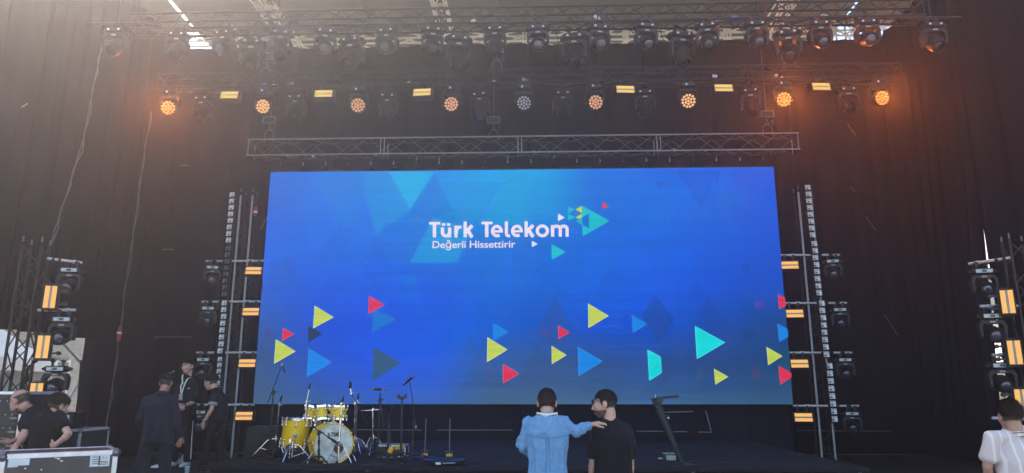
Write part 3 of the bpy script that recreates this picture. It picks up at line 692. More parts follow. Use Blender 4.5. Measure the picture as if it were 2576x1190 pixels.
# ------------------------------------------------------------------ fixtures (origin = clamp on the truss, hanging down, facing the audience)
def clamp(parent, x, z0=0.0, m='black_metal'):
    q = MB().tube((x, -.035, z0 - .005), (x, .035, z0 - .005), .034, n=10).box((x, 0, z0 - .06), (.03, .04, .09))
    return q.build('clamp', m, parent, True)
def moving_head(label, tilt=25, k=1.0, display='panel_display', bright_lens=True, group=None):
    t = thing('moving_head', label, 'stage light', group=group); t.scale = (k, k, k)
    clamp(t, -.08); clamp(t, .08)
    bs = MB().box((0, 0, -.145), (.34, .22, .10), bev=.025).build('base', 'black_plastic', t)
    for s in (-1, 1): MB().prism([(0, -.035), (.045, -.012), (.045, .012), (0, .035)] if s > 0 else [(-.045, -.012), (0, -.035), (0, .035), (-.045, .012)], (s * .17, .06, -.145), (1, 0, 0), (0, 0, 1), .12).build('side_grip', 'black_plastic', bs)
    MB().box((0, -.1115, -.145), (.25, .006, .062)).build('control_panel', 'panel_display' if display == 'panel_display' else display, bs)
    MB().box((0, -.1155, -.145), (.07, .004, .042)).build('screen', 'grey_plastic' if display != 'panel_display' else 'window_dark', bs)
    for s in (-1, 1): MB().box((s * .09, -.1155, -.145), (.035, .004, .03)).build('key', 'panel_key', bs)
    y = MB()
    y.prism([(-.185, -.49), (-.20, -.30), (-.16, -.215), (.16, -.215), (.20, -.30), (.185, -.49), (.15, -.49), (.155, -.315), (.12, -.265), (-.12, -.265), (-.155, -.315), (-.15, -.49)], (0, .08, 0), (1, 0, 0), (0, 0, 1), .16)
    yk = y.build('yoke', 'grey_plastic', t)
    MB().tube((0, 0, -.195), (0, 0, -.22), .08, n=16).build('pan_bearing', 'black_plastic', t, True)
    MB().prism([(-.045, -.25), (-.035, -.225), (.035, -.225), (.045, -.25)], (0, -.081, 0), (1, 0, 0), (0, 0, 1), .006).build('badge', 'label_grey', yk)
    ax = Vector((0, -math.cos(R(tilt)), -math.sin(R(tilt)))); o = Vector((0, 0, -.43))
    hd = MB().lathe([(-.19, .05), (-.18, .085), (-.10, .118), (0, .132), (.09, .128), (.17, .112), (.195, .112), (.195, .098), (.175, .095)], o, ax, 16, Vector((1, 0, 0))).build('head', 'black_plastic', t, True)
    MB().lathe([(.168, .094), (.186, .080), (.196, .055), (.200, .02)], o, ax, 18, Vector((1, 0, 0))).build('lens', 'lens_glass' if bright_lens else 'lens_dark', hd, True)
    for s in (-1, 1): MB().tube((s * .13, 0, -.43), (s * .152, 0, -.43), .045, n=12).build('pivot', 'grey_plastic', hd, True)
    for q in (-.06, .0, .06):
        MB().lathe([(q, .1335), (q + .012, .1335)], o, ax, 16, Vector((1, 0, 0))).build('cooling_fin', 'grey_plastic', hd)
    return t
def strobe(label, m='strobe_amber', group=None, tilt=18):
    t = thing('strobe_light', label, 'strobe light', group=group)
    clamp(t, -.10); clamp(t, .10)
    MB().box((0, 0, -.115), (.44, .05, .02)).box((-.222, 0, -.19), (.012, .05, .17)).box((.222, 0, -.19), (.012, .05, .17)).build('bracket', 'black_metal', t)
    rt = Matrix.Rotation(R(-tilt), 3, 'X'); c = Vector((0, 0, -.235))
    def bx(mb, cc, d): return mb.box(c + rt @ Vector(cc), d, rt)
    bx(MB(), (0, .02, 0), (.42, .16, .21)).build('housing', 'grey_plastic', t)
    fr = MB()
    for s in (-1, 1): bx(fr, (s * .2, -.068, 0), (.02, .02, .21)); bx(fr, (0, -.068, s * .097), (.38, .02, .016))
    fr.build('front_frame', 'black_plastic', t)
    for s in (-1, 1): bx(MB(), (0, -.0645, s * .0515), (.368, .008, .070)).build('led_plate', m, t)
    bx(MB(), (0, -.0655, 0), (.368, .010, .026)).build('flash_tube', 'strobe_bar', t)
    bx(MB(), (0, -.02, .108), (.09, .03, .006)).build('badge', 'label_grey', t)
    return t
FACES = {'wash_hot': 'face_spill_hot', 'wash_warm': 'face_spill_warm', 'wash_dim': 'face_spill_dim'}
def wash(label, m, group=None, pan=0, tilt=10, hot=False):
    t = thing('wash_light', label, 'stage light', group=group)
    clamp(t, -.08); clamp(t, .08)
    bs = MB().box((0, 0, -.145), (.30, .22, .095), bev=.02).build('base', 'grey_plastic', t)
    MB().tube((-.04, -.111, -.145), (-.04, -.116, -.145), .024, n=12).build('dial', 'panel_key', bs, True)
    MB().box((.045, -.1125, -.145), (.075, .006, .05)).build('screen', 'window_dark', bs)
    yk = MB().prism([(-.205, -.50), (-.215, -.30), (-.18, -.225), (.18, -.225), (.215, -.30), (.205, -.50), (.172, -.50), (.178, -.31), (.15, -.268), (-.15, -.268), (-.178, -.31), (-.172, -.50)], (0, .06, 0), (1, 0, 0), (0, 0, 1), .12).build('yoke', 'grey_plastic', t)
    MB().tube((0, 0, -.19), (0, 0, -.225), .07, n=14).build('pan_bearing', 'black_plastic', t, True)
    rt = Matrix.Rotation(R(pan), 3, 'Z') @ Matrix.Rotation(R(tilt), 3, 'X')
    ax = rt @ Vector((0, -1, 0)); rx = rt @ Vector((1, 0, 0)); rz = rt @ Vector((0, 0, 1)); o = Vector((0, 0, -.48))
    hd = MB().lathe([(-.14, .06), (-.13, .10), (-.03, .155), (.07, .165), (.09, .165), (.09, .155), (.075, .152)], o, ax, 24, rx).build('head', 'black_plastic', t, True)
    for s in (-1, 1): MB().tube((s * .15, 0, -.48), (s * .176, 0, -.48), .03, n=10).build('pivot', 'grey_plastic', hd, True)
    spots = [(0, 0)] + [(.062 * math.cos(R(60 * i + 30)), .062 * math.sin(R(60 * i + 30))) for i in range(6)] + [(.121 * math.cos(R(30 * i + 15)), .121 * math.sin(R(30 * i + 15))) for i in range(12)]
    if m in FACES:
        MB().lathe([(.071, .150), (.0745, .146), (.0748, .01)], o, ax, 24, rx).build('spill_glow_plate', FACES[m], hd, True)  # disc carries the spilled lens light as its own emission
        if m == 'wash_hot': 
            ld = bpy.data.lights.new('lamp_beam', 'SPOT'); ld.energy = 380 * EM; ld.color = (1.0, .20, .03); ld.spot_size = R(150); ld.spot_blend = 1.0; ld.shadow_soft_size = .14
            lo = bpy.data.objects.new('lamp_beam', ld); COL.objects.link(lo); lo.parent = hd; lo.location = o + ax * .125; lo.rotation_euler = ax.to_track_quat('-Z', 'Y').to_euler()
    key = (m, pan, tilt); lm = MB().lathe([(.072, .026), (.092, .0245), (.100, .015), (.103, .003)], (0, 0, 0), ax, 12, rx).mesh('led_lens', m, True)
    for a_, b_ in spots: link('led_lens', lm, hd, o + rx * a_ + rz * b_)
    return t
def retilt(o, deg, pz=-.43):
    for ch in o.children:
        if ch.name.split('.')[0] == 'head':
            q = Matrix.Rotation(R(deg), 4, 'X'); pv = Vector((0, 0, pz)); ch.rotation_euler = q.to_euler(); ch.location = pv - q @ pv
def feed(t, seed, w_=.12):
    rnd = random.Random(seed); x = rnd.choice((-1, 1)) * w_
    MB().path([(x, .10, -.13), (x * 1.5, .14, -.20), (x * 2.1, .13, -.10), (x * 2.3, .10, .02), (x * 1.9, .08, .12)], .007, 5).build('power_cable', 'cable', t, True)
    MB().path([(-x * .5, .08, -.10), (-x * 1.1, .10, -.13), (-x * 1.4, .08, .04)], .004, 5).build('safety_wire', 'chain', t, True)
GA, GB, GC_ = 'moving heads on the front truss', 'dark moving heads on the rear truss', 'round wash lights on the rear truss'
small = moving_head('x', 38, 1.0, 'black_metal', True); big = moving_head('x', 62, 1.18, 'black_metal', False); feed(small, 1); feed(big, 2)
small_px = [452, 570, 709, 821, 976, 1089, 1246, 1353, 1505, 1623, 1778, 1900, 2060, 2178]
big_px = [640, 889, 1154, 1443, 1710, 1977]
for i, px in enumerate(small_px):
    o = small if i == 0 else copy_tree(small); p = at(px, 55, Y1); o.location = (p.x, Y1 + (0 if i % 2 else .02), E1); o.rotation_euler = (0, 0, R(random.uniform(-14, 14)))
    retilt(o, random.Random(i).uniform(-22, 24))
    tag(o, '%s small moving head from the left on the front truss' % ordinal(i), group=GA)
for i, px in enumerate(big_px):
    o = big if i == 0 else copy_tree(big); p = at(px, 55, Y1 + .3); o.location = (p.x, Y1 + .3, E1); o.rotation_euler = (0, 0, R([8, -10, 14, -6, 12, -12][i]))
    retilt(o, random.Random(i + 50).uniform(-18, 14))
    tag(o, '%s large hanging moving head from the left on the front truss' % ordinal(i), group=GA)
dark = moving_head('x', 66, 1.12, 'black_metal', False); feed(dark, 3)
for i, px in enumerate([517, 749, 977, 1209, 1415, 1620, 1885, 2128]):
    o = dark if i == 0 else copy_tree(dark); p = at(px, 210, Y2 + .3); o.location = (p.x, Y2 + .3, E2); o.rotation_euler = (0, 0, R(random.uniform(-12, 12)))
    retilt(o, random.Random(i + 90).uniform(-16, 12))
    tag(o, '%s unlit moving head from the left on the rear truss' % ordinal(i), group=GB)
sp = strobe('x', 'strobe_lemon', 'amber strobes on the rear truss', 12)
for i, px in enumerate([583, 818, 1064, 1571, 1817, 2061]):
    o = sp if i == 0 else copy_tree(sp); p = at(px, 205, Y2); o.location = (p.x, Y2, E2); o.rotation_euler = (0, 0, R(random.uniform(-5, 5)))
    tag(o, '%s yellow lit strobe from the left on the rear truss' % ordinal(i))
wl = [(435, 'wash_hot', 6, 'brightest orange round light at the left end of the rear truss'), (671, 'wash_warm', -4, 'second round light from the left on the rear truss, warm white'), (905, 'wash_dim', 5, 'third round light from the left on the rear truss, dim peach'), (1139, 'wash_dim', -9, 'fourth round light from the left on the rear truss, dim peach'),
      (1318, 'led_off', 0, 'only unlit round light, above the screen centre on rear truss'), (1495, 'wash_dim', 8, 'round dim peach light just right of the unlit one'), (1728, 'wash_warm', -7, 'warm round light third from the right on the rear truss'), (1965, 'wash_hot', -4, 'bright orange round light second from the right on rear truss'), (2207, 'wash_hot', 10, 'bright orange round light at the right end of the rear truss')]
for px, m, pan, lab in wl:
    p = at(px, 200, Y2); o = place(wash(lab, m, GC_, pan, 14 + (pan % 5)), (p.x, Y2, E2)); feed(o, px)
# side heads near the curtains
for px, py, lab in ((297, 62, 'lone dark moving head high in front of the left side curtain'), (2342, 48, 'lone dark moving head high in front of the right side curtain')):
    p = at(px, py, 11.2); o = place(moving_head(lab, 50, 1.0, 'black_metal', False), (p.x, 11.2, p.z)); 
    pp = MB().tube((-.5, 0, .02), (.5, 0, .02), .025, n=8).tube((0, 0, .02), (0, 0, 3.2), .012, n=6).build('hanging_pipe', 'black_metal', o, True)
# chain hoists
def hoist(label, px, py, Y, ztop, zbot, k=1.0):
    p = at(px, py, Y); t = thing('chain_hoist', label, 'chain hoist', p, group='chain hoists over the stage')
    MB().box((0, 0, 0), (.30 * k, .17 * k, .16 * k), Matrix.Rotation(R(4), 3, 'Y'), bev=.012).build('motor_body', 'grey_plastic', t)
    fr = MB()
    for s in (-1, 1): fr.box((s * .148 * k, -.089 * k, 0), (.008, .01, .16 * k)); fr.box((0, -.089 * k, s * .078 * k), (.30 * k, .01, .008))
    fr.build('motor_frame', 'label_grey', t)
    rod('chain', (0, 0, .08 * k), (0, 0, ztop - p.z), .008, 'chain', t, 6)
    MB().path([(0, 0, -.08 * k), (0, 0, -.16 * k), (.03, 0, -.19 * k), (.02, 0, -.24 * k), (-.02, 0, -.235 * k)], .012, 6).build('hook', 'chain', t, True)
    for s in (-1, 1):
        MB().path([(s * .015, 0, -.2 * k), (s * .10, 0, -.30 * k), (s * .12, 0, zbot - p.z)], .011, 6).build('lifting_chain', 'chain', t, True)
    MB().box((.13 * k, 0, -.2 * k), (.09, .09, .14), bev=.02).build('chain_bag', 'strap', t)
    return t
for px, py, Y, zb, lab in ((680, 305, Y3, C3.z + .2, 'grey chain hoist over the left end of the screen truss'), (1242, 305, Y3, C3.z + .2, 'grey chain hoist over the middle of the screen truss'), (1928, 290, Y3, C3.z + .2, 'grey chain hoist over the right end of the screen truss'),
                           (672, 146, Y2 + .1, C2.z + .15, 'chain hoist above the left part of the rear lighting truss'), (1250, 128, Y2 + .1, C2.z + .15, 'chain hoist above the middle of the rear lighting truss'), (1982, 118, Y2 + .1, C2.z + .15, 'chain hoist above the right part of the rear lighting truss')):
    hoist(lab, px, py, Y, 12.3, zb)
# cable looms lying along the trusses
def loom(label, C, L, yo, zo, seed, m='cable', n=3):
    rnd = random.Random(seed); t = thing('cable_loom', label, 'cables', (C.x, C.y + yo, C.z + zo))
    for q in range(n):
        pts = [(-L / 2 + L * i / 60, rnd.uniform(-.05, .05), rnd.uniform(-.03, .02) - .05 * abs(math.sin(i * .9 + q))) for i in range(61)]
        MB().path(pts, .012, 5).build('cable', m if q else 'cable_grey', t, True)
    for q in range(12):
        x = rnd.uniform(-L / 2, L / 2)
        MB().box((x, rnd.uniform(-.1, .05), rnd.uniform(-.02, .06)), (rnd.uniform(.05, .14), .05, .05), Matrix.Rotation(rnd.uniform(-.6, .6), 3, 'Y')).build('connector', rnd.choice(['white_plastic', 'label_grey', 'blue_plastic', 'grey_plastic', 'label_grey', 'panel_key']), t)
    return t
loom('power cables and plugs lying along the front lighting truss', C1, L1 * .96, .02, -.06, 1, n=4)
loom('power cables and plugs lying along the rear lighting truss', C2, L2 * .96, .02, -.06, 2, n=4)
loom('thin cables lying inside the worn screen truss', C3, L3 * .96, .2, -.16, 3, n=2)

# ------------------------------------------------------------------ light towers beside the screen
def tower(label, pxt, pyt, pxb, Y, zb, s, extra=0.0, rotz=0, worn='truss_worn'):
    top = at(pxt, pyt, Y); h = top.z - zb; n_ = max(6, int(h / (s * 1.15)))
    t = thing('truss_tower', label, 'truss tower', (top.x, Y, zb), (0, 0, rotz))
    for sx in (-1, 1):
        for sy in (-1, 1):
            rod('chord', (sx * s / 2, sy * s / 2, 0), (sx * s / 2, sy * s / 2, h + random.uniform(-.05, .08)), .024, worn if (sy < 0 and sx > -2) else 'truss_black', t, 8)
            MB().tube((sx * s / 2, sy * s / 2, h + .06), (sx * s / 2, sy * s / 2, h + .15), .018, .012, 8).build('spigot', 'chain', t, True)
    d = h / n_
    for i in range(n_):
        a, b = (i * d, (i + 1) * d) if i % 2 else ((i + 1) * d, i * d); q = s / 2
        rod('brace', (-q, -q, a), (q, -q, b), .011, 'truss_black', t, 6); rod('brace', (-q, q, b), (q, q, a), .011, 'truss_black', t, 6)
        rod('brace', (-q, -q, b), (-q, q, a), .011, 'truss_black', t, 6); rod('brace', (q, -q, a), (q, q, b), .011, 'truss_black', t, 6)
    for i in range(0, n_ + 1, 4):
        z = min(i * d + .02, h - .02)
        for sy in (-1, 1): rod('crossbar', (-s / 2, sy * s / 2, z), (s / 2, sy * s / 2, z), .014, 'truss_black', t, 6)
    MB().box((0, 0, .012), (s + .5, s + .5, .02)).build('base_plate', 'black_metal', t)
    return t, top
YT = 16.55
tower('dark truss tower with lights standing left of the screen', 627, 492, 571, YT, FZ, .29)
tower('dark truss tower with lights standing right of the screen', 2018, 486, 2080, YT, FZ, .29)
def arm(label, a, b, parentless=True):
    c = (Vector(a) + Vector(b)) / 2; t = thing('light_arm', label, 'tube', c, group='aluminium arms on the light towers')
    a, b = Vector(a) - c, Vector(b) - c
    MB().tube(a, b, .025, n=10).build('tube', 'aluminium', t, True)
    for u in (.12, .3, .75): MB().tube(a.lerp(b, u), a.lerp(b, u + .07), .034, n=10).build('collar', 'black_metal' if u != .75 else 'aluminium', t, True)
    return t
lev = ['top', 'second', 'third', 'lowest']
mh = moving_head('x', 16, .98, 'panel_display', True); stb = strobe('x', 'strobe_amber', None, 10); used = [0, 0]
def put(proto, k, loc, rot, label, group):
    o = proto if used[k] == 0 else copy_tree(proto); used[k] = 1; o.location = loc; o.rotation_euler = rot; tag(o, label, group=group); return o
left_rows = [(657, 538, 642, 689), (759, 527, 635, 793), (887, 514, 626, 917), (1018, 505, 618, 1050)]
right_rows = [(641, 2092, 1983, 673), (762, 2110, 1995, 793), (887, 2123, 2007, 922), (1021, 2140, 2017, 1056)]
for side, rows in (('left', left_rows), ('right', right_rows)):
    for i, (ya, xh, xs, ys) in enumerate(rows):
        s = -1 if side == 'left' else 1
        pa, pb = at(xh + s * 20, ya, YT - .2), at(xs - s * 22, ya, YT - .2); pb.z = pa.z
        arm('%s level pale arm across the light tower %s of the screen' % (lev[i], side), pa, pb)
        p = at(xh, ya, YT - .2); put(mh, 0, (p.x, YT - .2, pa.z - .022), (0, 0, R(s * -16)), '%s small moving head on the outer side of the tower %s of screen' % (lev[i], side), 'moving heads on the rear towers')
        p = at(xs, ya, YT - .2); put(stb, 1, (p.x, YT - .2, pa.z - .022), (0, 0, R(s * -4)), '%s amber strobe between the screen and the tower on its %s' % (lev[i], side), 'amber strobes on the rear towers')
# strips of eight small lamps
def strip(label, p0, p1, dim):
    c = (p0 + p1) / 2; d = (p1 - p0); L = d.length; t = thing('lamp_strip', label, 'lamp strip', c, group='lamp strips on the rear towers')
    MB().box((0, .05, 0), (.10, .05, L + L / 8)).build('housing', 'black_metal', t)
    cell = L / 7; w_ = min(.075, cell * .44)
    fm = MB().box((0, 0, 0), (w_ * 2, .07, w_ * 2), bev=.012).mesh('lamp', 'black_plastic')
    rm = MB().add([(-w_ * .86, -.085, -w_ * .86), (w_ * .86, -.085, -w_ * .86), (w_ * .86, -.085, w_ * .86), (-w_ * .86, -.085, w_ * .86), (-.02, -.040, -.02), (.02, -.040, -.02), (.02, -.040, .02), (-.02, -.040, .02)],
                  [(0, 1, 5, 4), (1, 2, 6, 5), (2, 3, 7, 6), (3, 0, 4, 7), (4, 5, 6, 7)]).mesh('reflector', 'reflector_shaded' if dim else 'reflector')
    bm2 = MB().lathe([(-.02, .010), (.0, .018), (.02, .016), (.035, .006)], (-.012, -.060, -.012), (0, -1, 0), 8).mesh('bulb', 'bulb_dark', True)
    for i in range(8):
        z = -L / 2 + L * i / 7; l_ = link('lamp', fm, t, (0, 0, z))
        r_ = link('reflector', rm, l_, (0, -.0005, 0)); r_.rotation_euler = (R(-8), 0, R(random.uniform(-5, 5))); link('bulb', bm2, l_)
for side, rows in (('left', [((587, 493), (579, 607), 0), ((576, 627), (569, 742), 1), ((567, 764), (560, 884), 0), ((557, 905), (549, 1010), 0)]),
                   ('right', [((2029, 475), (2041, 594), 0), ((2043, 616), (2059, 739), 0), ((2062, 765), (2077, 893), 0), ((2081, 922), (2098, 1055), 0)])):
    for i, (q0, q1, dim) in enumerate(rows):
        p0, p1 = at(*q0, YT - .25), at(*q1, YT - .25); xx = (p0.x + p1.x) / 2; p0.x = p1.x = xx
        strip('%s %sstrip of eight small lamps on the tower %s of the screen' % (lev[i], 'dim ' if dim else '', side), p1, p0, dim)

# ------------------------------------------------------------------ light towers at the front sides
YF = 11.9
tower('black truss tower with vertical strobes at the left edge', 91, 620, 40, YF, FZ, .30, rotz=R(12), worn='truss_black')
tower('black truss tower with vertical strobes at the right edge', 2556, 612, 2640, YF, FZ, .30, rotz=R(-12), worn='truss_black')
fl = [(650, 119, 661, 206, 182, 128, 748), (780, 96, 772, 191, 165, 110, 873), (903, 80, 900, 174, 148, 92, 993)]
fr_ = [(648, 2545, 664, 2437, 2468, 2533, 760), (770, 2560, 776, 2467, 2488, 2551, 887), (893, 2590, 899, 2497, 2512, 2570, 1010), (1052, 2600, 1057, 2497, None, None, None)]
mf = moving_head('x', 14, 1.0, 'panel_display', True); sv = strobe('x', 'strobe_amber', None, 8); used2 = [0, 0]
for side, rows in (('left', fl), ('right', fr_)):
    for i, (y0, x0, y1, x1, xh, xs, ys) in enumerate(rows):
        s = -1 if side == 'left' else 1
        a = at(x0, y0, YF - .1); b = at(x1, y1, YF - .1); b.z = a.z; 
        d = ray(x1, y1); b = CAM + d * ((a.z - CAMZ) / d.z) if abs(d.z) > .03 and i == 0 else b
        if abs(b.y - a.y) > .7: b.y = a.y + .5
        arm('%s pale arm on the front light tower at the %s edge' % (lev[i], side), a, b)
        if xh is None: continue
        u = (xh - x0) / (x1 - x0); p = a.lerp(b, u)
        o = mf if used2[0] == 0 else copy_tree(mf); used2[0] = 1; o.location = p - Vector((0, 0, .022)); o.rotation_euler = (0, 0, R(-14 * s)); tag(o, '%s glassy moving head on the front tower at the %s edge' % (lev[i], side), group='moving heads on the front towers')
        q = at(xs, ys, YF - .3)
        o = sv if used2[1] == 0 else copy_tree(sv); used2[1] = 1
        # turned upright: long side vertical
        o.rotation_mode = 'XYZ'; o.rotation_euler = (0, R(90 * s), 0); o.rotation_euler = (Matrix.Rotation(R(-16 * s), 4, 'Z') @ Matrix.Rotation(R(-90 * s), 4, 'Y')).to_euler()
        off = o.rotation_euler.to_matrix() @ Vector((0, 0, -.235)); o.location = q - off
        tag(o, '%s upright amber strobe on the front tower at the %s edge' % (lev[i], side), group='upright strobes on the front towers')
# cables hanging down the curtains
def hang(label, pts, r, m='cable_grey', strands=2):
    P = [at(x, y, Y) for x, y, Y in pts]; base = P[-1].copy(); t = thing('hanging_cable', label, 'cable', base)
    rnd = random.Random(len(label))
    for q in range(strands):
        Q = []
        for i in range(len(P) - 1):
            for k in range(8):
                u = k / 8; p = P[i].lerp(P[i + 1], u); Q.append(p - base + Vector((rnd.uniform(-.008, .008) + q * r * 3 * math.sin(i * 3 + k), q * .02, 0)))
        Q.append(P[-1] - base + Vector((q * r * 3, q * .02, 0))); MB().path(Q, r, 6).build('cable', m, t, True)
    return t, base
hang('grey cable pair hanging down the left side curtain to the front tower', [(262, 88, 13.3), (240, 190, 13.2), (210, 350, 13.0), (170, 480, 12.7), (118, 640, 12.2)], .012)
t, bs = hang('grey cable pair with a red plug hanging in front of the left curtain', [(380, 280, 16.6), (358, 420, 16.4), (333, 600, 16.2), (303, 820, 15.9), (284, 960, 15.6), (262, 1110, 15.2)], .012)
p = at(300, 838, 15.85) - bs; MB().lathe([(-.17, .02), (-.15, .045), (-.02, .05), (.02, .042), (.13, .045), (.16, .02)], p, (.05, 0, 1), 12).build('red_plug', 'red_plastic', t, True)
MB().lathe([(-.02, .052), (.03, .052)], p, (.05, 0, 1), 12).build('plug_ring', 'white_plastic', t, True)
t, bs = hang('thin cable with a red and white plug beside the left edge of the screen', [(640, 380, 16.1), (642, 500, 16.1), (650, 600, 16.1), (662, 735, 16.1)], .007, 'cable', 1)
p = at(643, 530, 16.1) - bs; MB().lathe([(-.12, .02), (-.1, .04), (0, .045), (.1, .03)], p, (0, 0, 1), 12).build('red_plug', 'red_plastic', t, True)
MB().lathe([(-.06, .047), (-.01, .047)], p, (0, 0, 1), 12).build('plug_ring', 'white_plastic', t, True)
hang('thin dark cable down the back curtain left of the screen', [(352, 300, 17.6), (320, 600, 17.5), (282, 900, 17.4)], .012, 'cable', 1)
hang('black power cables running down inside the tower right of the screen', [(2040, 640, 16.6), (2060, 850, 16.6), (2096, 1050, 16.6), (2090, 1090, 16.6)], .012, 'cable', 2)
hang('black power cables running down inside the tower left of the screen', [(618, 560, 16.6), (600, 760, 16.6), (585, 1000, 16.6), (578, 1110, 16.6)], .012, 'cable', 2)
hang('tangled black cables on the front tower at the left edge', [(118, 700, 11.8), (80, 800, 11.9), (95, 880, 11.8), (60, 960, 11.9), (70, 1010, 11.8)], .014, 'cable', 3)

# ================================================================== DRUMS, STANDS AND GEAR ON THE RISER
def on_riser(px, py): return atz(px, py, RZ)
def drum(name, label, cat, loc, axis, r, h, lugs, m='drum_yellow', head='drum_head', hoop='chrome', hr=.012, roll=0):
    """drum with its axis given; axis points to the top (or front) head"""
    t = thing(name, label, cat, loc); a = Vector(axis).normalized(); u, v = frame(a)
    MB().lathe([(-h / 2, r), (h / 2, r)], (0, 0, 0), a, 36).build('shell', m, t, True)
    for s in (-1, 1):
        MB().lathe([(s * h / 2 - .012, r + hr * .3), (s * h / 2 - .014, r + hr), (s * h / 2 + .016, r + hr), (s * h / 2 + .016, r + hr * .2), (s * h / 2 + .006, r - .003)], (0, 0, 0), a, 36).build('hoop', hoop, t, True)
        MB().lathe([(0, r * .99), (.004, r * .985), (.006, .01)] if s > 0 else [(0, r * .99), (-.004, r * .985), (-.006, .01)], a * (s * (h / 2 + .002)), a, 36).build('drum_skin', head, t, True)
    for i in range(lugs):
        th = 2 * math.pi * (i + .37) / lugs + roll; d = u * math.cos(th) + v * math.sin(th)
        for s in (-1, 1):
            rod('tension_rod', d * (r + .016) + a * (s * (h / 2 + .03)), d * (r + .016) + a * (s * h * .26), .005, 'chrome', t, 6)
            MB().ball(d * (r + .010) + a * (s * h * .27), (.018, .018, .026), 8, 6, frame_mat(a)).build('lug', 'chrome', t, True)
            MB().box(d * (r + hr + .004) + a * (s * (h / 2 + .004)), (.022, .022, .03), frame_mat(a)).build('claw', 'chrome', t)
    return t, a, u, v
def frame_mat(a):
    u, v = frame(Vector(a)); return Matrix((u, v, Vector(a).normalized())).transposed()
YD = 11.05
# bass drum, turned to the right
bdc = at(832, 1114.5, YD); BR = .295; bax = Vector((.46, -.88, 0.0))
bd, a, u, v = drum('bass_drum', 'yellow bass drum with a pale lettered front skin and a mic at its port', 'drum', bdc, bax, BR - .012, .40, 10, head='drum_head', hoop='drum_shade_hoop', hr=.016)
a = bax.normalized(); rx_ = Vector((-a.y, a.x, 0)).normalized() * 1.0; rx_ = Vector((0, 0, 1)).cross(a) * -1 if False else Vector((0, 0, 1)).cross(-a) * -1
rx_ = a.cross(Vector((0, 0, 1))) * -1
MB().lathe([(0, .075), (.004, .075)], a * .2085 + rx_ * .075 + Vector((0, 0, -.06)), a, 20).build('port_hole', 'ink', bd, True)
MB().lathe([(0, .056), (.003, .050)], a * .2128 + rx_ * .068 + Vector((0, 0, -.085)), a, 16).build('damper', 'kick_port', bd, True)
me = textmesh('TAMA', .088, .003, 'ink', .155)
o = link('lettering', me, bd, a * .2118 + rx_ * -.055 + Vector((0, 0, .105))); o.rotation_euler = Matrix((rx_, Vector((0, 0, 1)), rx_.cross(Vector((0, 0, 1))))).transposed().to_euler()
sh_ = o.data
for vv in sh_.vertices: vv.co.x += vv.co.y * .22
for dx, dz, w_, h_ in ((-.088, .135, .010, .055), (-.070, .150, .022, .010), (-.070, .130, .022, .010), (-.071, .112, .010, .03)):
    MB().box(a * .2118 + rx_ * dx + Vector((0, 0, dz)), (w_, .002, h_), Matrix((rx_, a, Vector((0, 0, 1)))).transposed()).build('emblem_piece', 'ink', bd)
for s in (-1, 1):
    d = rx_ * s; MB().path([d * (BR - .03) + a * .08 + Vector((0, 0, -.12)), d * (BR + .04) + a * .13 + Vector((0, 0, -.2)), d * (BR + .06) + a * .17 + Vector((0, 0, -(bdc.z - RZ) + .005))], .011, 8).build('spur_leg', 'chrome', bd, True)
# floor tom
ftc = at(744, 1088, YD + .35)
ft, a_, _, _ = drum('floor_tom', 'tall yellow floor tom on legs left of the bass drum', 'drum', ftc, (.05, .012, 1), .205, .40, 8)
for i in range(3):
    th = R(30 + 120 * i); d = Vector((math.cos(th), math.sin(th), 0))
    rod('leg', d * .222 + Vector((0, 0, -.08)), d * .225 + Vector((0, 0, RZ - ftc.z + .02)), .008, 'chrome', ft)
    MB().ball(d * .225 + Vector((0, 0, RZ - ftc.z + .016)), .016, 8, 6).build('rubber_foot', 'black_plastic', ft, True)
    MB().box(d * .222 + Vector((0, 0, -.11)), (.035, .035, .05), Matrix.Rotation(th, 3, 'Z')).build('leg_bracket', 'chrome', ft)
# rack toms and snare
drum('rack_tom', 'small yellow rack tom at the left, partly behind its neighbour', 'drum', at(786, 1038, YD + .55), (.10, .05, 1), .108, .19, 6)
drum('rack_tom', 'middle yellow rack tom tilted toward the stool above the bass drum', 'drum', at(808, 1038, YD + .35), (-.12, .04, 1), .098, .19, 6)
drum('rack_tom', 'right yellow rack tom, widest of the three, above the bass drum', 'drum', at(851, 1038, YD + .4), (.02, .03, 1), .122, .19, 6)
drum('snare_drum', 'chrome rimmed snare drum under the rack toms', 'drum', at(795, 1058, YD + .75), (.03, .0, 1), .175, .13, 10, m='dark_chrome')
# tom mount on the bass drum
t = thing('tom_mount', 'chrome double tom holder rising from the bass drum', 'drum hardware', at(838, 1085, YD + .2))
p0 = at(838, 1085, YD + .2)
rod('post', (0, 0, -.12), (0, 0, .22), .017, 'chrome', t)
MB().box((0, 0, .12), (.07, .05, .06)).build('clamp', 'chrome', t)
for px, py in ((812, 1040), (846, 1042)): rod('arm', (0, 0, .2), at(px, py, YD + .38) - p0, .011, 'chrome', t)
MB().box((.09, .02, .05), (.09, .02, .09)).build('memo_card', 'paper', t)
MB().box(at(826, 1031, YD + .45) - p0, (.12, .07, .03)).build('tom_clamp', 'chrome', t)

